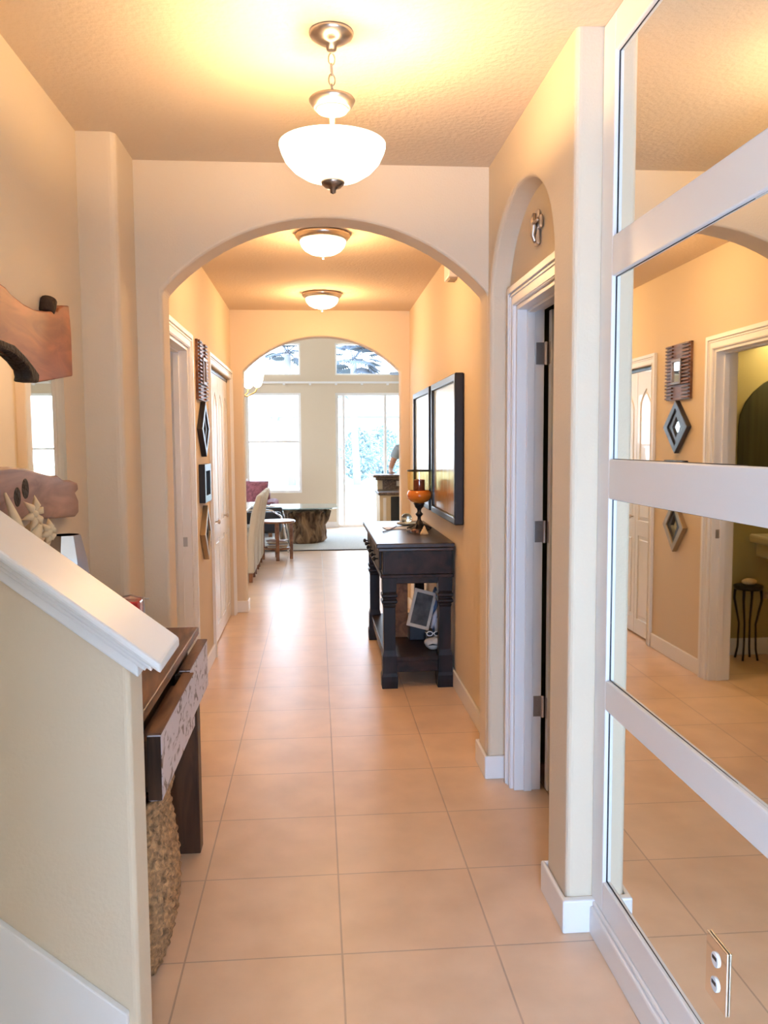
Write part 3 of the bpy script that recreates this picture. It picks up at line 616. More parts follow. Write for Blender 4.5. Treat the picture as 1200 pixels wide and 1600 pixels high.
# ------------------------------------------------------------------ slab mirror on the left entry wall
sm = empty('slab_mirror', (-.87, 2.4, 1.24), 'wall mirror held between two live-edge wood slabs on the left entry wall', 'mirror')
UP = [(2.358, 1.934), (2.399, 1.931), (2.441, 1.92), (2.532, 1.909), (2.631, 1.907), (2.736, 1.918), (2.859, 1.937), (2.882, 1.952), (2.926, 1.968), (2.993, 1.978), (3.009, 1.89), (3.008, 1.738), (2.812, 1.712), (2.64, 1.689), (2.581, 1.703), (2.574, 1.72), (2.52, 1.74), (2.467, 1.753), (2.423, 1.759), (2.338, 1.763), (2.1, 1.772), (1.95, 1.72), (1.80, 1.70), (1.75, 1.74), (1.74, 1.86), (1.80, 1.96), (2.0, 1.985), (2.2, 1.955)]
LO = [(2.371, 1.439), (2.491, 1.431), (2.607, 1.416), (2.734, 1.400), (2.793, 1.400), (2.853, 1.382), (2.94, 1.378), (3.019, 1.365), (3.028, 1.34), (2.991, 1.33), (3.024, 1.303), (3.023, 1.259), (2.981, 1.248), (2.776, 1.26), (2.59, 1.276), (2.40, 1.29), (2.1, 1.27), (1.85, 1.28), (1.75, 1.33), (1.78, 1.41), (2.0, 1.45), (2.2, 1.432)]
MB().prism(UP, 'x', -.884, -.845).build('upper_slab', SLAB, sm, .005)['label'] = 'upper reddish wood slab with live edges'
MB().prism(LO, 'x', -.884, -.845).build('lower_slab', SLAB2, sm, .006)['label'] = 'lower pale pinkish wood slab'
hk = MB().prism([(2.645, 1.688), (2.655, 1.715), (2.60, 1.738), (2.53, 1.762), (2.45, 1.782), (2.33, 1.785), (2.33, 1.760), (2.425, 1.757), (2.467, 1.751), (2.52, 1.738), (2.57, 1.718), (2.578, 1.702), (2.565, 1.686)], 'x', -.876, -.8435); hk.build('bark_edge', BARK, sm, .008)
MB().tube([(-.866, 2.81, 1.925), (-.864, 2.82, 1.95), (-.862, 2.83, 1.972)], [.026, .028, .027], 10).build('branch_stub', BARK, sm, .006)
for (ya, za, ra, rb) in ((2.488, 1.372, .030, .030), (2.42, 1.352, .028, .014)):
    MB().lathe([(ra, 0), (ra*.8, .001), (0, .0012)], (-.8448, ya, za), 16, 'x').build('knot_hole', BARK, sm)
MB().box(-.878, -.870, 1.80, 2.985, 1.35, 1.75).build('mirror_pane', MIRROR, sm)

# ------------------------------------------------------------------ rustic bench table on the left
bt = empty('rustic_entry_table', (-.66, 2.55, 0), 'rustic reclaimed wood entry table behind the staircase half wall', 'entry table')
MB().box(-.868, -.437, 1.98, 3.035, .806, .834).build('tabletop', RUST, bt, .004)
MB().box(-.86, -.475, 2.00, 3.01, .585, .806).build('case', RUSTD, bt, .003)
for (xx, yy) in ((-.495, 2.045), (-.495, 3.02), (-.815, 2.045), (-.815, 3.02)):
    MB().box(xx-.052, xx+.052, yy-.035, yy+.035, 0, .80 if yy < 2.9 else .64).build('leg', RUSTD, bt, .003)
for (a, b, xo, zt) in ((2.09, 2.66, -.402, .764), (2.675, 3.10, -.416, .770)):
    d = MB().box(xo-.036, xo, a, b, zt-.175, zt).build('drawer_front', DIST, bt, .006)
    d['label'] = 'thick distressed drawer board with pale reflection in its colour'
    MB().box(-.47, xo-.036, a+.04, b-.03, zt-.165, zt-.03).build('drawer_box', RUST, d)
    MB().box(xo-.0355, xo-.001, a-.0015, a, zt-.17, zt-.004).build('board_end', RUSTD, d)
    MB().box(xo-.0355, xo-.0005, a+.002, b-.002, zt-.001, zt+.0035).build('drawer_top_edge', RUST, d)
MB().box(-.462, -.44, 2.655, 2.675, .70, .76).build('divider', RUSTD, bt)

# basket below
def basket():
    mb = MB(); n, hN = 150, 64; rings = []
    cx, cy = -.618, 2.38
    for j in range(hN+1):
        t = j/hN; z_ = .002+.50*t; rr = .168+.042*sin(pi*min(1, t*1.05)**.8)+.018*t
        if t > .93: rr += .012*sin((t-.93)/.07*pi)
        ring = []
        for k in range(n):
            a = 2*pi*k/n; w = .0055*(1 if (j//2) % 2 else -1)*sin(a*30)+.0025*sin(a*75+j)
            ca, sa = cos(a), sin(a); e = 2.6
            rad = (rr+w)/((abs(ca)**e+abs(sa)**e)**(1/e))
            ring.append(mb.bm.verts.new((cx+rad*ca*.89, cy+rad*sa*1.12, z_)))
        rings.append(ring)
    for j in range(hN):
        for k in range(n):
            mb.bm.faces.new((rings[j][k], rings[j][(k+1) % n], rings[j+1][(k+1) % n], rings[j+1][k]))
    mb.bm.faces.new(rings[0][::-1])
    return mb, cx, cy
bk = empty('wicker_basket', (-.628, 2.36, 0), 'woven wicker basket on the floor under the rustic entry table', 'basket')
WICK = mat('wicker', (.46, .27, .13), .6, var=.6, vscale=55, bump=.5, bscale=140)
mb, cx, cy = basket(); o = mb.build('basket_body', WICK, bk, smooth=True)
sd = o.modifiers.new('thick', 'SOLIDIFY'); sd.thickness = .008
pts = []
for k in range(60):
    a = 2*pi*k/60; ca, sa = cos(a), sin(a); rad = .190/((abs(ca)**2.6+abs(sa)**2.6)**(1/2.6)); pts.append((cx+rad*ca*.92, cy+rad*sa*1.12, .508))
MB().tube(pts, [.0115+.002*(k % 3 == 0) for k in range(60)], 8, True).build('rim', WICK, bk, smooth=True)

# on the entry table
vs = empty('chrome_vase', (-.775, 2.62, .834), 'shiny chrome faceted vase on the entry table under the slab mirror', 'vase')
MB().lathe([(.060, .834), (.085, .86), (.080, 1.0), (.062, 1.15), (.045, 1.222), (.040, 1.222), (.055, 1.14), (.06, 1.0), (0, .9)], (-.775, 2.62, 0), 8).build('vase_body', mat('chrome', (.50, .51, .56), .1, 1), vs, .003)
cs = empty('wooden_flower_sculpture', (-.80, 2.40, .834), 'cream carved flower and branch ornament in front of the slab mirror', 'ornament')
CRM = mat('cream_wood', (.86, .68, .44), .5)
MB().lathe([(.035, .834), (.03, .85), (.012, .87), (.010, 1.2)], (-.80, 2.40, 0), 12).build('stand', CRM, cs, smooth=True)
MB().tube([(-.80, 2.36, 1.20), (-.82, 2.33, 1.29), (-.835, 2.30, 1.37)], [.014, .016, .004]).tube([(-.80, 2.42, 1.16), (-.79, 2.50, 1.22), (-.785, 2.53, 1.235)], [.014, .010, .003]).tube([(-.80, 2.40, 1.2), (-.81, 2.44, 1.26), (-.80, 2.47, 1.29)], [.02, .024, .006]).build('branch', CRM, cs, smooth=True)
for (fx, fy, fz, r0) in ((-.805, 2.42, 1.305, .042), (-.79, 2.49, 1.245, .032)):
    mb = MB()
    for k in range(6):
        a = pi/3*k+.3; d = Vector((.35*cos(a), .75*cos(a), sin(a))); c0 = Vector((fx, fy, fz))
        mb.tube([c0, c0+d*r0*.6+Vector((.012, -.01, 0)), c0+d*r0*1.25], [.006, .012, .001], 6)
    mb.ball((fx+.01, fy-.01, fz), .010, seg=10); mb.build('flower', CRM, cs, smooth=True)
ln = empty('red_lantern', (-.655, 2.96, .834), 'red glass lantern with thin wire handle on the far end of the entry table', 'lantern')
MB().box(-.705, -.625, 2.93, 3.0, .84, .95).build('red_glass', mat('red_glass', (.62, .04, .03), .15, coat=.5), ln, .006)
for xx in (-.710, -.617):
    MB().tube([(xx, 2.965, .834), (xx, 2.965, .962)], .004, 6).build('post', HINGE, ln, smooth=True)
MB().tube([(-.711, 2.965, .958), (-.66, 2.965, .968), (-.617, 2.965, .956), (-.598, 2.965, .955)], .003, 6).build('wire_handle', HINGE, ln, smooth=True)
lv = empty('greenery_sprig', (-.66, 2.90, .834), 'small sprigs of green leaves around the red lantern', 'greenery')
GRN = mat('leaf_green', (.07, .14, .05), .5)
MB().tube([(-.60, 2.9, .838), (-.66, 2.88, .86), (-.73, 2.9, .90), (-.755, 2.92, .95)], .003, 6).build('stem', GRN, lv)
lm = MB()
for k in range(26):
    t = k/25; px = -.595-.16*t+random.uniform(-.012, .012); pz = .842+.11*t*t+random.uniform(0, .03); py = 2.89+random.uniform(-.02, .02)
    lm.ball((px, py, pz), .013, (1.2, .3, .6), 8)
lf_ = lm.build('foliage', GRN, lv, smooth=True); lf_['kind'] = 'stuff'

# ------------------------------------------------------------------ bathroom seen through the mirror
def basin():
    e = empty('pedestal_sink', (-1.55, 5.35, 0), 'cream ceramic sink on the bathroom wall, seen reflected in the right mirror', 'sink')
    mb = MB(); C = mat('ceramic', (.80, .72, .52), .15)
    mb.prism([(-1.29, 5.53), (-1.29, 5.24), (-1.37, 5.12), (-1.73, 5.12), (-1.81, 5.24), (-1.81, 5.53)], 'z', .80, .86)
    mb.prism([(-1.34, 5.53), (-1.34, 5.26), (-1.42, 5.18), (-1.68, 5.18), (-1.76, 5.26), (-1.76, 5.53)], 'z', .70, .80)
    mb.build('basin', C, e, .015)
    MB().lathe([(.11, 0), (.10, .03), (.065, .12), (.06, .5), (.09, .70)], (-1.58, 5.38, 0), 24).build('pedestal', C, e, smooth=True)
    MB().tube([(-1.55, 5.50, .86), (-1.55, 5.50, .96), (-1.55, 5.44, .985), (-1.55, 5.38, .96)], .012).build('faucet', NICKEL, e, smooth=True)
    MB().lathe([(.022, 0), (.022, -.03), (.012, -.05), (0, -.05)], (-1.43, 5.55, .42), 14, 'y').build('valve', NICKEL, e, smooth=True)
basin()
ps = empty('iron_plant_stand', (-1.24, 5.42, 0), 'slim black iron stand with curved legs in the bathroom reflection', 'stand')
MB().lathe([(.09, .49), (.095, .50), (.095, .515), (.085, .52), (0, .518)], (-1.24, 5.42, 0), 24).build('stand_top', DARKM, ps, smooth=True)
for k in range(4):
    a = pi/4+pi/2*k; MB().tube([(-1.24+.085*cos(a), 5.42+.085*sin(a), .495), (-1.24+.09*cos(a), 5.42+.09*sin(a), .42), (-1.24+.055*cos(a), 5.42+.055*sin(a), .25), (-1.24+.06*cos(a), 5.42+.06*sin(a), .08), (-1.24+.075*cos(a), 5.42+.075*sin(a), .003)], [.010, .009, .007, .007, .008]).build('leg', DARKM, ps, smooth=True)
tag(MB().ball((-1.235, 5.40, .545), .04, (1.3, 1, .6), 14).build('seashell', mat('conch', (.80, .62, .40), .4)), 'cream conch shell on the black iron stand in the bathroom reflection', 'seashell')
ap = [(-2.12, .98), (-1.20, .98), (-1.20, 1.60)]+[(-1.66+.46*cos(t*pi/14), 1.60+.38*sin(t*pi/14)) for t in range(1, 14)]+[(-2.12, 1.60)]
cu = empty('bathroom_curtain', (-1.66, 5.53, .98), 'dark olive striped curtain filling an arch in the bathroom reflection', 'curtain')
mb = MB(); mb.prism(ap, 'y', 5.535, 5.549)
CUR = mat('curtain_cloth', (.055, .055, .02), .8, var=.5, vscale=16, stretch=(1, 1, .04)); mb.build('cloth', CUR, cu)
vl = empty('bathroom_wall_light', (-1.62, 5.5, 2.2), 'glowing vanity light above the bathroom curtain in the mirror reflection', 'light')
MB().box(-1.9, -1.3, 5.52, 5.55, 2.17, 2.22).build('bar', NICKEL, vl, .004)
for xx in (-1.82, -1.6, -1.38):
    MB().ball((xx, 5.46, 2.19), .055, seg=16).build('globe', BOWL, vl, smooth=True)
lamp('bathroom_bulb', 'POINT', (-1.6, 5.36, 2.18), 16, (1, .72, .34), .06)

# ------------------------------------------------------------------ far room furniture
rug = tag(box(-2.6, 3.4, 11.70, 14.5, .001, .014).build('area_rug', mat('woven_rug', (.55, .53, .48), .95, var=.12, vscale=60, bump=.6, bscale=120)), 'pale woven area rug with thin dark edge in the far room', 'rug')
box(-2.6, 3.4, 11.685, 11.70, .001, .015).build('rug_border', mat('rug_edge', (.10, .09, .09), .9), rug)
rug.children[0].location = (0, 0, 0) if False else rug.children[0].location
# curtain rail
rl = empty('curtain_rail', (.9, 14.9, 2.56), 'thin white rail with small brackets running across the far wall', 'curtain rail')
MB().box(-1.75, 3.9, 14.87, 14.90, 2.575, 2.61).build('rail', TRIM, rl, .004)
for k in range(12):
    MB().box(-1.5+k*.46, -1.46+k*.46, 14.87, 14.95, 2.55, 2.575).build('bracket', TRIM, rl)
# driftwood coffee table
dt = empty('driftwood_coffee_table', (-.2, 12.75, 0), 'glass-topped coffee table on a chunky driftwood stump base', 'coffee table')
DRIFT = wood('driftwood', (.05, .024, .012), (.36, .22, .12), .7, 9, (1, 1, .35), .6)
core = MB().lathe([(.30, .015), (.34, .06), (.30, .2), (.27, .33), (.31, .46), (.33, .50), (0, .50)], (-.22, 12.72, 0), 26)
rr = random.Random(3)
for v in core.bm.verts: v.co.x += rr.uniform(-.04, .04); v.co.y += rr.uniform(-.04, .04)
core.build('stump', DRIFT, dt, smooth=True)
for k in range(20):
    a = 2*pi*k/20+rr.uniform(-.15, .15); r0 = rr.uniform(.30, .40); r1 = rr.uniform(.24, .33); r2_ = rr.uniform(.33, .42); b = a+rr.uniform(-.35, .35)
    P = [(-.22+r0*cos(a), 12.72+r0*sin(a)*.8, .045), (-.22+r1*cos((a+b)/2), 12.72+r1*sin((a+b)/2)*.8, .28), (-.22+r2_*cos(b), 12.72+r2_*sin(b)*.8, rr.uniform(.46, .52))]
    mid = [tuple((P[0][i]+P[1][i])/2+rr.uniform(-.02, .02) for i in range(3)), tuple((P[1][i]+P[2][i])/2+rr.uniform(-.02, .02) for i in range(3))]
    MB().tube([P[0], mid[0], P[1], mid[1], P[2]], [.030, .055, .045, .055, .030], 9).build('root', DRIFT, dt, smooth=True)
MB().prism([(-.85, 12.35), (-.75, 12.25), (.22, 12.25), (.30, 12.35), (.30, 13.10), (.22, 13.2), (-.75, 13.2), (-.85, 13.1)], 'z', .545, .562).build('glass_top', mat('tabletop_glass', (.55, .68, .66), .03, trans=.6, ior=1.45), dt, .003)
# round side table with magazines
st_ = empty('round_side_table', (-.53, 10.9, 0), 'round wooden side table with lower shelf in the far room', 'side table')
TEAK = wood('teak', (.16, .06, .025), (.36, .16, .07), .3, 12, coat=.4)
MB().lathe([(.235, .485), (.242, .492), (.242, .506), (.235, .512), (0, .512)], (-.53, 10.9, 0), 44).build('tabletop', TEAK, st_)
for k in range(4):
    a = pi/2*k+pi/2*1.0+.08; MB().box(-.53+.185*cos(a)-.022, -.53+.185*cos(a)+.022, 10.9+.185*sin(a)-.022, 10.9+.185*sin(a)+.022, 0, .487).build('leg', TEAK, st_, .004)
MB().lathe([(.17, .135), (.175, .15), (.17, .158), (0, .158)], (-.53, 10.9, 0), 36).build('lower_shelf', TEAK, st_)
rr = random.Random(5)
for k in range(7):
    w_ = .125; a = rr.uniform(-.25, .25); z_ = .159+k*.0135
    colr = [(.65, .60, .50), (.45, .33, .22), (.72, .70, .66), (.30, .32, .38), (.60, .48, .30), (.75, .72, .66), (.35, .22, .16)][k]
    o = MB().box(-.53-w_, -.53+w_, 10.9-.09, 10.9+.09, z_, z_+.012).rot(a, (-.53, 10.9, z_)).build('magazine', mat('magazine_cover', colr, .45), bevel=.002)
    tag(o, ['bottom magazine of the stack on the side table shelf', 'brown magazine just above the bottom of the side table stack', 'pale grey magazine third from the bottom of the side table stack', 'slate blue magazine halfway up the side table stack', 'tan magazine third from the top of the side table stack', 'cream magazine under the topmost one of the side table stack', 'dark brown magazine topmost of the side table stack'][k], 'magazine', 'magazines on the round side table shelf')
# chrome and black lounge chair behind side table
lc = empty('black_lounge_chair', (-.80, 11.75, 0), 'black lounge chair with curved chrome arms behind the round side table', 'chair')
CHR = mat('chair_chrome', (.75, .76, .78), .12, 1); LEA = mat('black_leather', (.02, .022, .028), .45)
MB().box(-1.12, -.50, 11.45, 12.02, .28, .40).build('seat', LEA, lc, .04, seg=3)
bx = MB().box(-1.12, -.50, 11.98, 12.10, .30, .60).build('backrest', LEA, lc, .03, seg=3)
MB().box(-1.12, -.50, 11.42, 11.52, .30, .58).build('side_sling', LEA, lc, .03, seg=3)
for yy in (11.40, 12.10):
    MB().tube([(-1.15, yy, .02), (-1.14, yy, .45), (-1.05, yy, .585), (-.85, yy, .615), (-.62, yy, .60), (-.50, yy, .52), (-.46, yy, .38), (-.40, yy, .02)], .013, 8).build('arm', CHR, lc, smooth=True)
# sofa with cushions
so = empty('dark_red_sofa', (-1.5, 13.6, 0), 'dark red sofa mostly hidden behind the dining chairs under the sash window', 'sofa')
RED = mat('red_upholstery', (.15, .03, .035), .85)
MB().box(-2.6, -.80, 13.35, 14.2, .10, .46).build('seat', RED, so, .05, seg=3)
MB().box(-2.6, -.80, 14.15, 14.4, .10, .72).build('backrest', RED, so, .06, seg=3)
MB().box(-.86, -.66, 13.35, 14.4, .10, .58).build('arm', RED, so, .06, seg=3)
for (xx, yy) in ((-2.5, 13.45), (-2.5, 14.3), (-.76, 13.45), (-.76, 14.3)): MB().box(xx-.03, xx+.03, yy-.03, yy+.03, .014, .10).build('leg', TEAK, so)
def cushion(c, rz, rx, m, label, s=.24):
    mb = MB(); bmesh.ops.create_grid(mb.bm, x_segments=10, y_segments=10, size=s)
    top = mb.bm.verts[:]
    for v in top: v.co.z = .07*(1-(v.co.x/s)**4)*(1-(v.co.y/s)**4)
    g = bmesh.ops.duplicate(mb.bm, geom=mb.bm.faces[:]+mb.bm.verts[:]+mb.bm.edges[:])
    for v in g['geom']:
        if isinstance(v, bmesh.types.BMVert): v.co.z = -v.co.z
    bmesh.ops.remove_doubles(mb.bm, verts=mb.bm.verts[:], dist=.001)
    bmesh.ops.rotate(mb.bm, verts=mb.bm.verts[:], cent=(0, 0, 0), matrix=Matrix.Rotation(rx, 3, 'X') ); bmesh.ops.rotate(mb.bm, verts=mb.bm.verts[:], cent=(0, 0, 0), matrix=Matrix.Rotation(rz, 3, 'Z'))
    bmesh.ops.translate(mb.bm, verts=mb.bm.verts[:], vec=c)
    return tag(mb.build('cushion', m, smooth=True), label, 'cushion', 'cushions on the sofa')
cushion((-1.38, 13.90, .71), .1, 1.15, mat('pale_cushion', (.70, .66, .66), .9, var=.3, vscale=20), 'pale patterned cushion leaning on the sofa back left of the other')
cushion((-1.02, 13.84, .70), -.2, 1.2, mat('plum_cushion', (.30, .10, .12), .9, var=.4, vscale=20), 'plum red cushion on the sofa nearest its right arm', .21)
# dining table and slipcovered chairs
dn = empty('dining_table', (-1.45, 9.9, 0), 'white-topped dining table at the left of the far room', 'table')
MB().box(-2.2, -.80, 9.05, 10.9, .725, .755).build('tabletop', mat('white_table', (.80, .82, .86), .15), dn, .006)
for xx in (-2.1, -.98):
    for yy in (9.2, 10.75): MB().box(xx-.04, xx+.04, yy-.04, yy+.04, 0, .725).build('leg', TEAK, dn, .004)
SLIP = mat('slipcover', (.66, .62, .55), .9, bump=.25, bscale=25)
def dchair(loc, label):
    e = empty('slipcovered_dining_chair', loc, label, 'chair', 'slipcovered chairs along the dining table')
    x, y, _ = loc
    bk_ = MB(); n = 8
    # curved back in x-z, leaning towards +x
    Pf = [(x+.0+.0, .10), (x+.005, .46), (x+.05, .75), (x+.115, .955)]
    poly = [(a, b) for a, b in Pf]+[(a+.075-(.02 if b > .9 else 0), b) for a, b in Pf[::-1]]
    bk_.prism(poly, 'y', y-.22, y+.22); bk_.build('backrest', SLIP, e, .018, seg=3)
    MB().tube([(x+.075, y-.205, .12), (x+.082, y-.205, .46), (x+.127, y-.205, .75), (x+.18, y-.205, .94)], .007, 6).tube([(x+.075, y+.0, .12), (x+.082, y, .46), (x+.127, y, .75), (x+.18, y, .94)], .006, 6).build('piping', SLIP, e, smooth=True)
    MB().box(x-.42, x+.0, y-.22, y+.22, .36, .49).box(x-.41, x-.0, y-.215, y+.215, .10, .36).build('seat_skirt', SLIP, e, .015)
    for dx, dy in ((-.38, -.19), (-.38, .19), (.035, -.19), (.035, .19)):
        MB().box(x+dx-.02, x+dx+.02, y+dy-.02, y+dy+.02, 0, .10).build('leg', TEAK, e)
    return e
dchair((-.765, 9.25, 0), 'cream slipcovered dining chair nearest the arch')
dchair((-.765, 9.85, 0), 'cream slipcovered dining chair behind the nearest one')
dchair((-.765, 10.42, 0), 'cream slipcovered dining chair farthest along the table')
# chandelier
cdl = empty('brass_chandelier', (-.84, 9.2, 2.05), 'brass chandelier with glowing glass bell shades left of the farther arch', 'chandelier')
BRS = mat('brass', (.70, .48, .20), .25, 1); SHD = mat('lit_shade', (.95, .9, .8), .3, emis=(1, .86, .60), estr=5)
MB().lathe([(0, 2.0), (.02, 2.01), (.028, 2.04), (.015, 2.07), (.02, 2.12), (.030, 2.16), (.012, 2.2), (.01, 3.9)], (-.84, 9.2, 0), 16).build('column', BRS, cdl, smooth=True)
for k in range(5):
    a = 2*pi*k/5-.15; dx, dy = cos(a), sin(a)
    MB().tube([(-.84+.02*dx, 9.2+.02*dy, 2.06), (-.84+.10*dx, 9.2+.10*dy, 2.02), (-.84+.19*dx, 9.2+.19*dy, 2.07), (-.84+.21*dx, 9.2+.21*dy, 2.12)], .008, 8).build('arm', BRS, cdl, smooth=True)
    MB().open_lathe([(.022, 2.12), (.045, 2.14), (.062, 2.19), (.070, 2.24), (.082, 2.285)], (-.84+.21*dx, 9.2+.21*dy, 0), 20).build('shade', SHD, cdl, smooth=True)
lamp('chandelier_bulb', 'POINT', (-.84, 9.2, 2.4), 10, (1, .75, .42), .12)
# ceiling fan
cf = empty('ceiling_fan', (1.72, 11.5, 2.5), 'dark-bladed ceiling fan partly hidden by the right side of the farther arch', 'ceiling fan')
FM = mat('fan_metal', (.55, .54, .52), .3, .9); FB = mat('fan_blade', (.02, .016, .03), .4)
MB().lathe([(.06, 3.9), (.05, 3.84), (.014, 3.82), (.014, 2.66), (.09, 2.62), (.11, 2.54), (.10, 2.46), (.07, 2.42), (0, 2.42)], (1.72, 11.5, 0), 28).build('motor', FM, cf, smooth=True)
for k in range(5):
    mb = MB().prism([(1.82, 11.47), (1.86, 11.44), (2.28, 11.42), (2.42, 11.45), (2.44, 11.5), (2.42, 11.55), (2.28, 11.58), (1.86, 11.56), (1.82, 11.53)], 'z', 2.475, 2.483)
    bmesh.ops.rotate(mb.bm, verts=mb.bm.verts[:], cent=(1.72, 11.5, 2.48), matrix=Matrix.Rotation(.22, 3, 'X')); mb.rot(2*pi*k/5+.35, (1.72, 11.5, 0)); mb.build('blade', FB, cf)
    a = 2*pi*k/5+.35; MB().tube([(1.72+.09*cos(a), 11.5+.09*sin(a), 2.47), (1.72+.14*cos(a), 11.5+.14*sin(a), 2.478)], .012, 6).build('blade_arm', FM, cf)
MB().lathe([(.09, 2.42), (.10, 2.38), (.07, 2.33), (0, 2.315)], (1.72, 11.5, 0), 24).build('light_bowl', mat('opal_glass', (.85, .85, .8), .3), cf, smooth=True)
# kitchen peninsula
kp = empty('kitchen_peninsula', (1.9, 11.1, 0), 'kitchen peninsula with raised brown granite bar top right of the far room', 'kitchen counter')
GRA = mat('granite', (.16, .11, .08), .35, var=.6, vscale=45)
MB().box(.83, 3.2, 11.40, 11.53, 0, 1.035).build('bar_wall', CREAM, kp, .006)
MB().box(.765, 3.25, 11.28, 11.75, 1.04, 1.078).box(.80, 3.25, 11.30, 11.40, 1.005, 1.04).build('bar_top', GRA, kp, .012, seg=3)
MB().box(.90, 3.2, 11.385, 11.40, .875, 1.005).build('backsplash', GRA, kp)
MB().box(.79, 3.22, 10.70, 11.385, .835, .875).build('worktop', GRA, kp, .01, seg=3)
MB().box(.81, 3.2, 10.74, 11.39, .0, .835).build('cabinet', CREAM, kp, .004)
MB().box(.855, .895, 10.728, 10.742, .05, .80).build('corner_post', TRIM, kp, .004)
MB().box(.955, 1.55, 10.722, 10.742, .25, .815).build('dishwasher_door', mat('appliance_black', (.02, .025, .03), .2), kp, .004)
MB().box(.955, 1.55, 10.725, 10.742, .10, .245).build('toe_panel', mat('grey_panel', (.30, .28, .30), .5), kp)
MB().box(1.09, 1.17, 11.375, 11.386, .92, .99).build('outlet_plate', TRIM, kp)

# person behind the bar: t-shirt, hand on the bar top
def person():
    e = empty('person', (1.36, 12.05, 0), 'person in grey short-sleeved t-shirt standing behind the bar with a hand on it', 'person')
    SK = mat('skin', (.62, .33, .22), .5); TS = mat('grey_tshirt', (.40, .47, .53), .9); SH = mat('shorts', (.12, .13, .18), .9); HR = mat('hair', (.10, .07, .05), .7)
    def skin(name, V, E, m, off=(0, 0, 0), par=e):
        me = bpy.data.meshes.new(name); me.from_pydata([tuple(Vector(v[:3])) for v in V], E, []); me.update()
        o = bpy.data.objects.new(name, me); COL.objects.link(o); o.parent = par; me.materials.append(m)
        s = o.modifiers.new('skin', 'SKIN'); s.use_smooth_shade = True
        for i, v in enumerate(V):
            me.skin_vertices[0].data[i].radius = (v[3], v[4] if len(v) > 4 else v[3]); me.skin_vertices[0].data[i].use_root = (i == 0)
        b = o.modifiers.new('sub', 'SUBSURF'); b.levels = 1; b.render_levels = 2
        return o
    # local frame: x right of image, faces the camera (-y)
    V = [(0, 0, .93, .15, .11), (0, 0, 1.12, .14, .10), (0, 0, 1.32, .16, .11), (0, 0, 1.44, .12, .08), (0, -.01, 1.52, .055), (0, -.015, 1.60, .06), (0, -.02, 1.68, .085), (0, -.02, 1.75, .07),
         (-.17, 0, 1.42, .06), (-.26, -.02, 1.24, .046), (-.30, -.10, 1.13, .036), (-.31, -.24, 1.10, .026), (-.31, -.32, 1.095, .034, .016),
         (.18, 0, 1.42, .06), (.24, .02, 1.15, .045), (.25, -.04, .93, .034), (.25, -.08, .80, .028, .016),
         (-.10, 0, .86, .10), (-.11, -.01, .48, .065), (-.11, .02, .09, .042), (-.12, -.10, .035, .035),
         (.10, 0, .86, .10), (.11, -.01, .48, .065), (.11, .02, .09, .042), (.12, -.10, .035, .035)]
    E_ = [(0, 1), (1, 2), (2, 3), (3, 4), (4, 5), (5, 6), (6, 7), (3, 8), (8, 9), (9, 10), (10, 11), (11, 12), (3, 13), (13, 14), (14, 15), (15, 16), (0, 17), (17, 18), (18, 19), (19, 20), (0, 21), (21, 22), (22, 23), (23, 24)]
    n0 = len(V)
    for s_, hx, hy, hz, dv in ((-1, -.31, -.345, 1.093, (0, -1, -.12)), (1, .25, -.09, .775, (0, -.15, -1))):
        root = 12 if s_ < 0 else 16
        for f in range(4):
            o_ = (f-1.5)*.016; L_ = (.062, .074, .070, .054)[f]
            b_ = len(V)
            V.append((hx+o_, hy, hz, .0085)); V.append((hx+o_*1.15, hy+dv[1]*L_*.55, hz+dv[2]*L_*.4, .0078)); V.append((hx+o_*1.2, hy+dv[1]*L_, hz+dv[2]*L_-.004, .0065))
            E_ += [(root, b_), (b_, b_+1), (b_+1, b_+2)]
        b_ = len(V); V.append((hx+.035, hy+.035*(1 if s_ < 0 else 0), hz, .010)); V.append((hx+.052, hy-.005, hz-.005, .008)); E_ += [(root, b_), (b_, b_+1)]
    skin('body', V, E_, SK)
    skin('t_shirt', [(0, 0, .95, .165, .125), (0, 0, 1.12, .155, .115), (0, 0, 1.32, .175, .125), (0, 0, 1.445, .13, .09), (-.175, 0, 1.425, .078), (-.25, -.015, 1.275, .074), (.185, 0, 1.425, .075), (.225, .01, 1.30, .068)], [(0, 1), (1, 2), (2, 3), (3, 4), (4, 5), (3, 6), (6, 7)], TS)
    skin('shorts', [(0, 0, .93, .165, .125), (-.10, 0, .84, .115), (-.11, 0, .58, .10), (.10, 0, .84, .115), (.11, 0, .58, .10)], [(0, 1), (1, 2), (0, 3), (3, 4)], SH)
    def loc(mb, name, m): 
        bmesh.ops.translate(mb.bm, verts=mb.bm.verts[:], vec=e.location); return mb.build(name, m, e, smooth=True)
    hm = MB().ball((0, 0, 1.725), .105, (.86, 1.0, .92), 20)
    for v in hm.bm.verts:
        if v.co.y < -.05 and v.co.z < 1.755: v.co.y = -.045
        if v.co.z < 1.67: v.co.z = 1.67
    loc(hm, 'hair', HR)
    loc(MB().ball((-.031, -.098, 1.70), .011, seg=10).ball((.031, -.098, 1.70), .011, seg=10), 'eyes', mat('eye', (.08, .05, .04), .3))
    loc(MB().tube([(0, -.098, 1.71), (0, -.118, 1.672), (0, -.10, 1.664)], [.008, .013, .008]), 'nose', SK)
    loc(MB().tube([(-.024, -.097, 1.635), (0, -.106, 1.633), (.024, -.097, 1.635)], [.003, .006, .003]), 'mouth', mat('lips', (.45, .16, .14), .5))
    loc(MB().ball((-.085, -.01, 1.685), .026, (.35, .7, 1), 10).ball((.085, -.01, 1.685), .026, (.35, .7, 1), 10), 'ears', SK)
person()

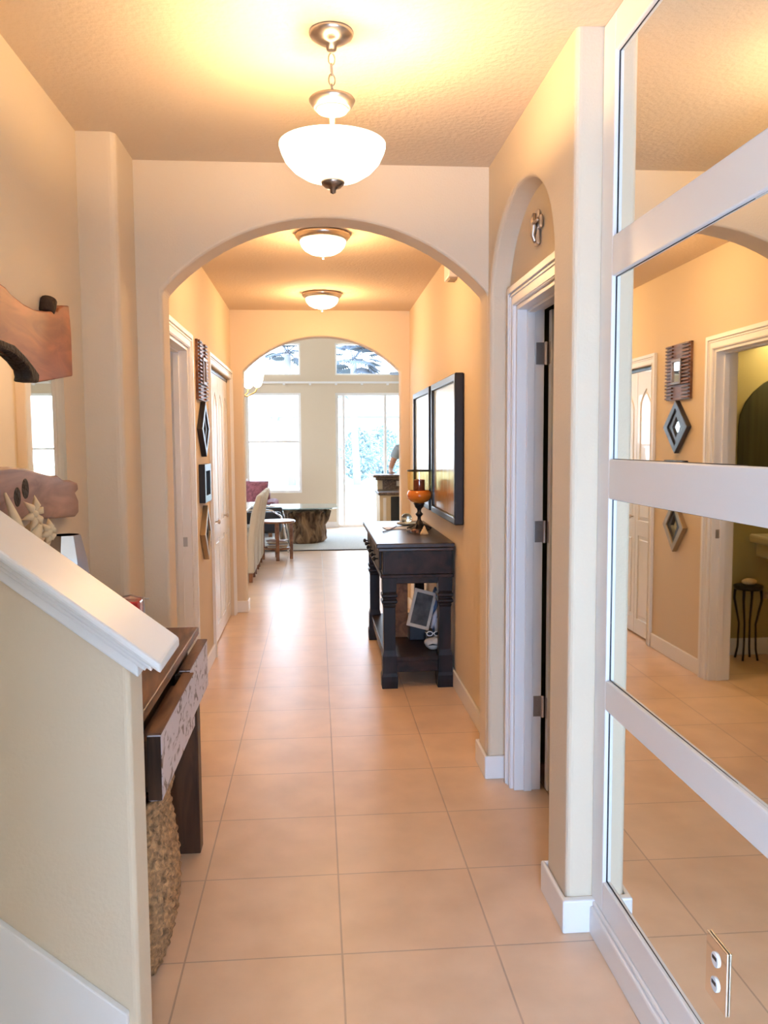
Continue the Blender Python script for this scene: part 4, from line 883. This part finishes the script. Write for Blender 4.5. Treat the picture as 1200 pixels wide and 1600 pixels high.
# ------------------------------------------------------------------ outside
struct('ground', box(-30, 30, 15.09, 70, -.2, -.05), mat('lawn', (.30, .33, .27), .9), label='pale lawn and patio beyond the far glazing')
struct('ground_patio', box(-6, 8, 15.09, 20, -.1, -.02), mat('patio', (.6, .6, .6), .8), label='concrete patio outside the sliding door')
PALM = mat('palm_leaf', (.085, .105, .135), .7); TRK = mat('palm_trunk', (.32, .32, .32), .9)  # bluish leaf colour stands in for window flare
def palm(x, y, z, R, label):
    e = empty('palm_tree', (x, y, 0), label, 'palm tree', 'palm trees outside the high windows')
    MB().tube([(x+.1, y, -.05), (x, y, z*.5), (x, y, z-.1)], [.16, .12, .13], 10).build('trunk', TRK, e, smooth=True)
    rr = random.Random(int(z*100)); 
    for k in range(26):
        a = rr.uniform(0, 2*pi); t = rr.uniform(-.7, 1.2); d = Vector((cos(a)*cos(t), sin(a)*cos(t), sin(t))); s_ = d.cross(Vector((0, 0, 1))).normalized(); up_ = s_.cross(d)
        c0 = Vector((x, y, z)); mb = MB(); hub = c0+d*R*.45; mb.tube([c0, hub], .015, 5)
        for j in range(13):
            b = (j-6)/6*1.15; q_ = d*cos(b)+s_*sin(b); w_ = (up_.cross(q_)).normalized()*.035*R
            tip = hub+q_*R*.60+Vector((0, 0, -.10*R)); m0 = hub+q_*R*.3
            vs_ = [mb.bm.verts.new(p) for p in (hub, m0+w_, tip, m0-w_)]; vt = [mb.bm.verts.new(p+up_*.01) for p in (hub, m0+w_, tip, m0-w_)]
            mb.bm.faces.new(vs_); mb.bm.faces.new(vt[::-1])
            for i in range(4): mb.bm.faces.new((vs_[i], vs_[(i+1) % 4], vt[(i+1) % 4], vt[i]))
        mb.build('frond', PALM, e)
palm(-1.05, 32, 5.0, .95, 'spiky palm crown seen in the left high window')
palm(1.45, 32, 4.75, 1.25, 'wide palm crown seen in the right high window')
palm(.55, 36, 4.2, 1.1, 'lower palm crown partly behind the wider one')
def shrub(x, y, r, h_, label):
    mb = MB(); rr = random.Random(int(x*10)+int(y))
    for k in range(900):
        a = rr.uniform(0, 2*pi); t = rr.uniform(-.5*pi, .5*pi); R0 = r*rr.uniform(.55, 1)
        c = Vector((x+R0*cos(a)*cos(t), y+R0*sin(a)*cos(t), h_*.5+h_*.5*sin(t)*R0/r)); d = Vector((rr.uniform(-1, 1), rr.uniform(-1, 1), rr.uniform(-1, 1))).normalized(); w = d.orthogonal().normalized()*.035; d = d*.10
        mb.tube([c-d, c, c+d], [.008, .045, .006], 4)
    e = empty('garden_shrub', (x, y, -.05), label, 'shrub', 'shrubs beyond the patio')
    f = mb.build('foliage', SHRUB, e)
    MB().tube([(x, y, -.05), (x, y, h_*.4)], .05, 8).build('stem', TRK, e)
SHRUB = mat('shrub_leaf', (.24, .32, .34), .8)
shrub(1.7, 34, .8, 2.2, 'pale shrub seen through the left glass of the sliding door')
shrub(2.9, 36, 1.1, 2.3, 'rounded shrub seen in the middle glass of the sliding door')
hs = empty('neighbouring_house', (3.5, 48, -.05), 'bleached-out house far beyond the sliding door', 'house')
MB().box(-2, 9, 46, 54, -.05, 3.0).build('wall', mat('house_wall', (.5, .52, .54), .8), hs)
MB().prism([(-2.6, 3.0), (9.6, 3.0), (7, 4.6), (0, 4.6)], 'y', 45.4, 54.6).build('roof', mat('house_roof', (.30, .32, .34), .8), hs)
for xx in (1.9, 3.5, 6.0): MB().box(xx, xx+.9, 45.95, 46.02, .9, 2.0).build('window', mat('house_window', (.12, .15, .17), .2), hs)
